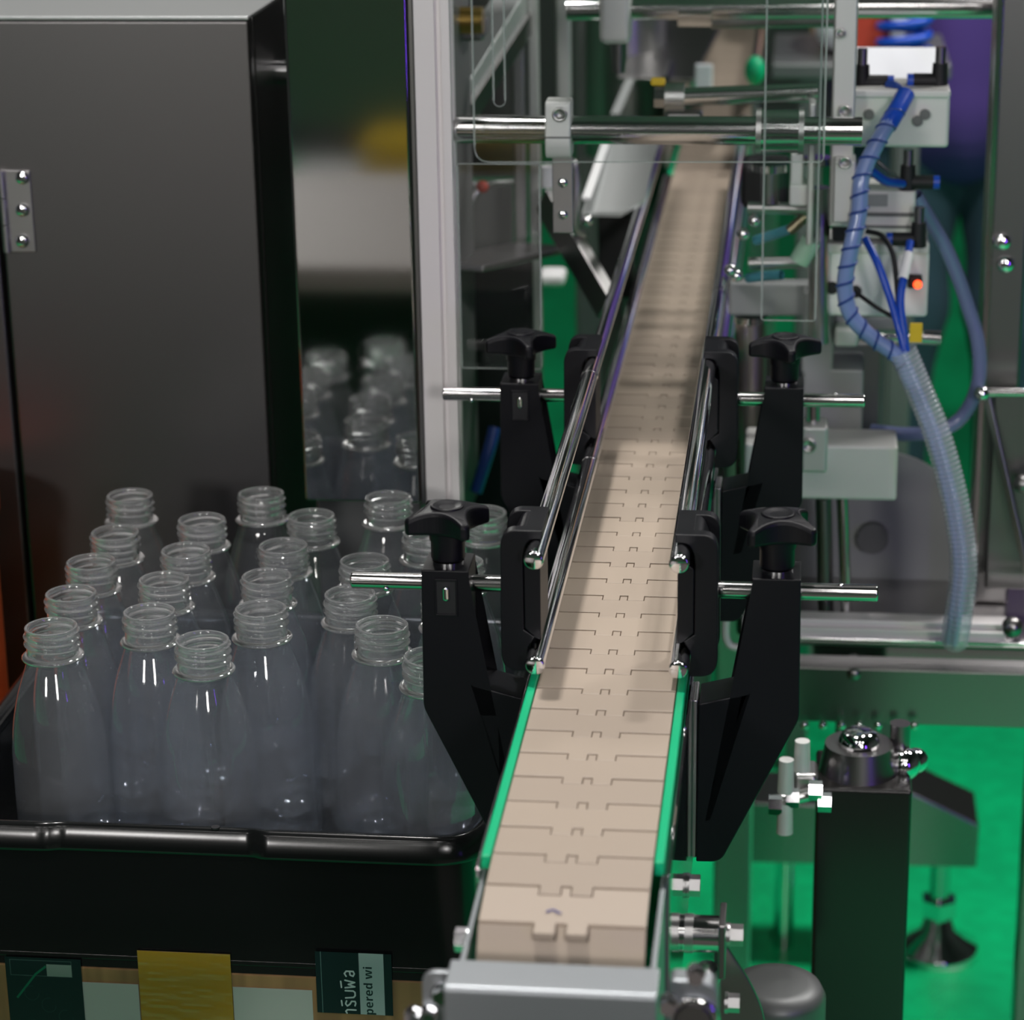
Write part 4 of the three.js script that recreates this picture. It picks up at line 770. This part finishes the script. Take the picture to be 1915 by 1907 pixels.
{ // low far beam with sloping end and a levelling foot
  const z = -1.2, f = at(1758, 1806, 'y', 0.02), a = at(1640, 1452, 'z', z), b = at(1832, 1544, 'z', z), c = at(1826, 1622, 'z', z), d = at(1372, 1612, 'z', z), e = at(1372, 1500, 'z', z);
  const g = thing('floor_beam', 'low steel box beam with sloping end on a levelling foot', 'beam', V(f.x, 0, z));
  part('beam', slab(roundShape([[e.x, e.y, 0.002], [at(1600, 1500, 'z', z).x, e.y, 0.01], [a.x, a.y, 0.002], [b.x, b.y, 0.004], [c.x, c.y, 0.003], [d.x, d.y, 0.002]]), 0.09, 0.0015), M.steelDark, g, V(0, 0, z - 0.045));
  part('stem', cyl(0.012, c.y - 0.03, 'y'), M.rod, g, V(f.x, 0.03 + (c.y - 0.03) / 2, z - 0.045));
  part('stem_nut', hexPrism(0.022, 0.02, 'y'), M.chrome, g, V(f.x, 0.062, z - 0.045));
  part('foot', new THREE.LatheGeometry([[0, 0.055], [0.014, 0.052], [0.02, 0.03], [0.048, 0.012], [0.05, 0], [0, 0]].map(([x, y]) => new THREE.Vector2(x, y)), 28), M.chrome, g, V(f.x, 0, z - 0.045));
  for (const dx of [-0.09, -0.06]) part('floor_bolt', domed(0.014, 0.016), M.chrome, g, V(f.x + dx, 0, z - 0.01));
  part('rear_stem', cyl(0.012, d.y, 'y'), M.rod, g, V(d.x + 0.06, d.y / 2, z - 0.045));
}
{ // near support column of the conveyor with its cantilever beam
  const z = -0.28, q = rectAt(1522, 1480, 1700, 1800, z), g = thing('support_column', 'dark polished square steel support column under the machine table', 'column', V(q.x, 0, z));
  const yt = at(1600, 1476, 'z', z).y;
  part('column', box(q.w, yt - 0.02, q.w, 0.003), M.columnSteel, g, V(q.x, 0.02 + (yt - 0.02) / 2, z - q.w / 2));
  part('column_plate', box(q.w + 0.06, 0.02, q.w + 0.06, 0.003), M.steelDark, g, V(q.x, 0.01, z - q.w / 2));
  part('clamp_cap', cyl(q.w * 0.42, 0.022, 'y', q.w * 0.36), M.steelDark, g, V(q.x - 0.004, yt + 0.011, z - q.w / 2));
  part('cap_nut', domed(0.016, 0.012), M.chrome, g, V(q.x - 0.004, yt + 0.022, z - q.w / 2));
  part('clamp_ear', box(0.02, 0.018, 0.03, 0.005), M.steel, g, V(q.x - q.w * 0.62, yt + 0.004, z - 0.01));
  for (const [px, y0, y1, dz] of [[1500, 1385, 1440, 0.01], [1470, 1420, 1480, 0.02], [1468, 1500, 1556, 0.02]]) { const r = rectAt(px - 16, y0, px + 16, y1, z + dz); part('clamp_lever', cyl(r.w / 2, r.h, 'y', r.w / 2.3), M.aluPale, g, V(r.x, r.y, z + dz)); }
  for (const [px, py] of [[1482, 1492], [1525, 1478], [1542, 1500], [1450, 1505]]) part('clamp_nut', hexPrism(0.0075, 0.01, 'x'), M.chrome, g, at(px, py, 'z', z + 0.02));
  part('lever_arm', barBetween(at(1448, 1500, 'z', z + 0.012), at(1530, 1480, 'z', z + 0.005), 0.006), M.steel, g);
  part('round_post', cyl(0.008, at(1690, 1352, 'z', z - 0.05).y - yt, 'y'), M.steelDark, g, V(at(1682, 1400, 'z', z - 0.05).x, (at(1690, 1352, 'z', z - 0.05).y + yt) / 2, z - 0.05));
  part('ball_joint', new THREE.SphereGeometry(0.013, 20, 14), M.chrome, g, at(1690, 1428, 'z', z - 0.04));
  part('ball_joint', new THREE.SphereGeometry(0.010, 20, 14), M.chrome, g, at(1712, 1422, 'z', z - 0.05));
}
{ // grey rounded drive cover at the bottom edge
  const z = -0.1, q = at(1440, 1880, 'z', z), yt = at(1440, 1912, 'z', z).y, g = thing('drive_cover', 'grey rounded drive cover on a stand below the conveyor end', 'cover', V(q.x, 0, z - 0.06));
  part('cover_shell', new THREE.LatheGeometry([[0, 0], [0.022, -0.001], [0.032, -0.004], [0.036, -0.012], [0.036, -0.08], [0, -0.08]].map(([x, y]) => new THREE.Vector2(x, y)), 48), M.grey, g, V(q.x + 0.004, yt, z - 0.06));
  part('cover_stand', cyl(0.03, yt - 0.08, 'y', 0.026), M.steelDark, g, V(q.x + 0.004, (yt - 0.08) / 2, z - 0.06));
}
// ------------------------------------------------------------------ things behind: person, sack, tub
{
  const P0 = at(1800, 240, 'z', -2.4), base = V(P0.x, 0, -2.4);
  const g = thing('person', 'person in purple shirt and dark blue trousers standing behind the machine', 'person', base);
  // joints with radii, in metres from the feet
  const J = { hip: [0, 0.93, 0], chest: [0, 1.28, 0], neck: [0, 1.46, 0], head: [0, 1.60, 0.02], sL: [-0.18, 1.40, 0], sR: [0.18, 1.40, 0], eL: [-0.24, 1.12, 0.02], eR: [0.24, 1.12, 0.02], hL: [-0.2, 0.93, 0.16], hR: [0.22, 0.90, 0.12], kL: [-0.1, 0.50, 0.02], kR: [0.1, 0.50, 0.02], aL: [-0.11, 0.08, 0], aR: [0.11, 0.08, 0], tL: [-0.12, 0.035, 0.15], tR: [0.12, 0.035, 0.15], pL: [-0.09, 0.88, 0], pR: [0.09, 0.88, 0], hem: [0, 0.84, 0] };
  const fieldMesh = (bones, lo, hi, n, k) => {
    const size = Math.max(hi[0] - lo[0], hi[1] - lo[1], hi[2] - lo[2]) / 2, mc = new MarchingCubes(n, new THREE.MeshBasicMaterial(), false, false, 200000);
    const c = [(lo[0] + hi[0]) / 2, (lo[1] + hi[1]) / 2, (lo[2] + hi[2]) / 2]; mc.isolation = 0;
    for (let z = 0; z < n; z++) for (let y = 0; y < n; y++) for (let x = 0; x < n; x++) {
      const p = [c[0] + (x - n / 2) / (n / 2) * size, c[1] + (y - n / 2) / (n / 2) * size, c[2] + (z - n / 2) / (n / 2) * size]; let s = 0;
      for (const [A, B, ra, rb, sx = 1] of bones) {
        const a = J[A], b = J[B], ab = [(b[0] - a[0]) / sx, b[1] - a[1], b[2] - a[2]], ap = [(p[0] - a[0]) / sx, p[1] - a[1], p[2] - a[2]];
        const t = Math.max(0, Math.min(1, (ab[0] * ap[0] + ab[1] * ap[1] + ab[2] * ap[2]) / (ab[0] ** 2 + ab[1] ** 2 + ab[2] ** 2 || 1)));
        const d = Math.hypot(ap[0] - ab[0] * t, ap[1] - ab[1] * t, ap[2] - ab[2] * t) - (ra + (rb - ra) * t); s += Math.exp(-d / k);
      }
      mc.field[x + y * n + z * n * n] = s > 0 ? k * Math.log(s) : -1;
    }
    mc.update(); const q = new THREE.BufferGeometry(), m = mc.count;
    q.setAttribute('position', new THREE.Float32BufferAttribute(mc.positionArray.slice(0, m * 3), 3)); q.scale(size, size, size); q.translate(...c);
    q.setAttribute('normal', new THREE.Float32BufferAttribute(mc.normalArray.slice(0, m * 3), 3));
    const w = mergeVertices((q.deleteAttribute('normal'), q), 1e-4); w.computeVertexNormals(); return w;
  };
  const bodyBones = [['hip', 'chest', 0.11, 0.12, 1.35], ['chest', 'neck', 0.11, 0.055, 1.2], ['neck', 'head', 0.055, 0.07], ['sL', 'eL', 0.05, 0.042], ['eL', 'hL', 0.04, 0.03], ['sR', 'eR', 0.05, 0.042], ['eR', 'hR', 0.04, 0.03], ['chest', 'sL', 0.1, 0.06], ['chest', 'sR', 0.1, 0.06], ['pL', 'kL', 0.085, 0.058], ['kL', 'aL', 0.056, 0.04], ['aL', 'tL', 0.04, 0.03], ['pR', 'kR', 0.085, 0.058], ['kR', 'aR', 0.056, 0.04], ['aR', 'tR', 0.04, 0.03], ['hip', 'pL', 0.11, 0.085], ['hip', 'pR', 0.11, 0.085]];
  const body = fieldMesh(bodyBones, [-0.5, -0.02, -0.3], [0.5, 1.78, 0.35], 84, 0.02);
  mesh('body', body, M.skin, g);
  const shirt = fieldMesh([['hem', 'hip', 0.145, 0.135, 1.4], ['hip', 'chest', 0.135, 0.14, 1.35], ['chest', 'neck', 0.125, 0.05, 1.2], ['sL', 'eL', 0.072, 0.066], ['sR', 'eR', 0.072, 0.066], ['chest', 'sL', 0.115, 0.08], ['chest', 'sR', 0.115, 0.08]], [-0.48, 0.62, -0.3], [0.48, 1.6, 0.3], 66, 0.016);
  { const p = shirt.attributes.position; for (let i = 0; i < p.count; i++) { const x = p.getX(i), y = p.getY(i), k = 1 + 0.05 * Math.sin(x * 60 + y * 4) * THREE.MathUtils.smoothstep(1.35 - y, 0, 0.4); p.setZ(i, p.getZ(i) * k); } shirt.computeVertexNormals(); }
  mesh('shirt', shirt, M.purple, g);
  mesh('trousers', fieldMesh([['hip', 'pL', 0.125, 0.1], ['hip', 'pR', 0.125, 0.1], ['pL', 'kL', 0.1, 0.075], ['kL', 'aL', 0.074, 0.066], ['pR', 'kR', 0.1, 0.075], ['kR', 'aR', 0.074, 0.066]], [-0.5, 0.02, -0.5], [0.5, 1.05, 0.5], 70, 0.016), M.jeans, g);
  for (const s of [-1, 1]) mesh('shoe', new THREE.SphereGeometry(0.06, 20, 14).scale(0.85, 0.75, 2.1).translate(s * 0.115, 0.045, 0.06), M.blackFlat, g);
  const hd = mesh('head', new THREE.SphereGeometry(0.095, 28, 22).scale(0.84, 1.2, 1), M.skin, g); hd.position.set(0, 1.63, 0.02);
  mesh('nose', new THREE.ConeGeometry(0.014, 0.04, 10).rotateX(0.35).translate(0, -0.01, 0.098), M.skin, hd); mesh('mouth', new THREE.CapsuleGeometry(0.005, 0.035, 4, 8).rotateZ(Math.PI / 2).translate(0, -0.055, 0.083), M.red, hd);
  for (const s of [-1, 1]) { mesh('eye', new THREE.SphereGeometry(0.011, 12, 8).translate(s * 0.032, 0.012, 0.082), M.white, hd); mesh('ear', new THREE.SphereGeometry(0.022, 12, 8).scale(0.4, 1.3, 0.8).translate(s * 0.081, 0, 0), M.skin, hd); }
  mesh('hair', new THREE.SphereGeometry(0.104, 28, 18, 0, Math.PI * 2, 0, Math.PI * 0.52).scale(0.86, 1.15, 1.02).rotateX(-0.35).translate(0, 0.012, -0.006), M.hair, hd);
  for (const [s, h] of [[-1, J.hL], [1, J.hR]]) {
    const hand = mesh('hand', new THREE.SphereGeometry(0.036, 16, 12).scale(0.9, 0.5, 1.1), M.skin, g); hand.position.set(h[0], h[1], h[2] + 0.03);
    [0.062, 0.07, 0.066, 0.054].forEach((L, k) => mesh('finger', tubeOf([V((k - 1.5) * 0.016, 0, 0.025), V((k - 1.5) * 0.018, -0.004, 0.025 + L * 0.55), V((k - 1.5) * 0.018, -0.022, 0.025 + L)], 0.0085, 12, 8), M.skin, hand));
    mesh('thumb', tubeOf([V(-s * 0.026, 0, 0), V(-s * 0.046, -0.004, 0.022), V(-s * 0.044, -0.012, 0.045)], 0.0095, 12, 8), M.skin, hand);
  }
}
{ // stand with white sack behind the machine
  const z = -1.75, q = rectAt(1520, -40, 1705, 112, z), g = thing('white_sack', 'white sack with a red printed patch behind the pneumatic unit', 'sack', V(q.x, q.y - q.h / 2, z));
  const sk = new THREE.SphereGeometry(1, 32, 24), p = sk.attributes.position; for (let i = 0; i < p.count; i++) { const f = (v, e) => Math.sign(v) * Math.abs(v) ** e; p.setXYZ(i, f(p.getX(i), 0.45), f(p.getY(i), 0.55), f(p.getZ(i), 0.7)); } sk.scale(q.w / 2, q.h * 0.75, 0.09); sk.computeVertexNormals();
  part('sack_bag', sk, M.paper, g, V(q.x, q.y + q.h * 0.25, z - 0.09));
  part('red_patch', box(q.w * 0.42, q.h * 0.5, 0.01, 0.004), M.red, g, V(q.x + q.w * 0.08, q.y - q.h * 0.12, z + 0.002)).userData.label = 'red printed patch';
  const hp = []; for (let k = 0; k <= 60; k++) hp.push(V(q.x + q.w * 0.42 + 0.03 * Math.cos(k * 0.6), q.y + q.h * 0.45 - k * 0.0019, z + 0.03 + 0.02 * Math.sin(k * 0.6)));
  solo('coiled_tube', new THREE.TubeGeometry(new THREE.CatmullRomCurve3(hp), 240, 0.006, 8), M.blue, 'coiled bright blue tube beside the white sack', 'tube');
  const top = q.y - q.h / 2; const t = thing('side_stand', 'grey stand carrying the white sack', 'stand', V(q.x, 0, z - 0.1));
  part('stand_top', box(q.w + 0.1, 0.02, 0.26, 0.004), M.grey, t, V(q.x, top - 0.01, z - 0.1)); for (const s of [-1, 1]) for (const e of [-0.2, 0]) part('leg', box(0.03, top - 0.02, 0.03, 0.003), M.grey, t, V(q.x + s * q.w * 0.5, (top - 0.02) / 2, z + e));
}
{ // orange-red tub beside the tray, at the left edge
  const p = at(-172, 1120, 'z', -0.36), g = thing('plastic_tub', 'orange-red plastic tub standing left of the tray', 'tub', V(p.x, 0, -0.36)), yt = at(4, 930, 'z', -0.36).y;
  part('tub_wall', new THREE.LatheGeometry([[0, 0.01], [0.065, 0.01], [0.07, 0], [0.068, 0.02], [0.0745, yt - 0.02], [0.079, yt - 0.016], [0.079, yt], [0.074, yt], [0.064, 0.03], [0, 0.025]].map(([x, y]) => new THREE.Vector2(x, y)), 48), M.orange, g, V(p.x, 0, -0.36));
}
{ // booth behind the camera, mirrored in the polished door
  const g = thing('booth_counter', 'long green booth counter across the aisle', 'counter', V(-0.9, 0, 5.6));
  part('counter_front', box(4.2, 1.0, 0.5, 0.01), S({ color: C(0.10, 0.16, 0.11), roughness: 0.5 }), g, V(-0.9, 0.5, 5.6));
  part('counter_top', box(4.3, 0.04, 0.6, 0.01), M.grey, g, V(-0.9, 1.02, 5.6));
  part('kick_board', box(4.2, 0.07, 0.52, 0.005), M.blackFlat, g, V(-0.9, 0.04, 5.58));
  solo('white_pallet', merge([box(0.9, 0.02, 0.5, 0.004).translate(0, 0.065, 0), ...[-0.4, 0, 0.4].map((x) => box(0.08, 0.055, 0.48, 0.004).translate(x, 0.0275, 0))]), M.white, 'white plastic pallet on the floor across the aisle', 'pallet', V(-0.9, 0, 4.6));
  for (let k = 0; k < 2; k++) solo('storage_crate', merge([box(0.22, 0.13, 0.3, 0.008).translate(0, 0.065, 0), box(0.24, 0.02, 0.32, 0.006).translate(0, 0.125, 0)]), M.yellow, k ? 'yellow crate on the white pallet, farther from the blue drum' : 'yellow crate on the white pallet, nearer the blue drum', 'crate', V([-0.98, -0.72][k], 0.075, 4.55));
  solo('blue_drum', new THREE.LatheGeometry([[0, 0], [0.1, 0], [0.105, 0.01], [0.1, 0.03], [0.1, 0.14], [0.105, 0.15], [0.1, 0.16], [0.1, 0.28], [0.09, 0.29], [0, 0.29]].map(([x, y]) => new THREE.Vector2(x, y)), 40), M.blueSoft, 'blue plastic drum beside the white pallet', 'drum', V(-1.5, 0, 4.6));
}
renderer.render(scene, camera);
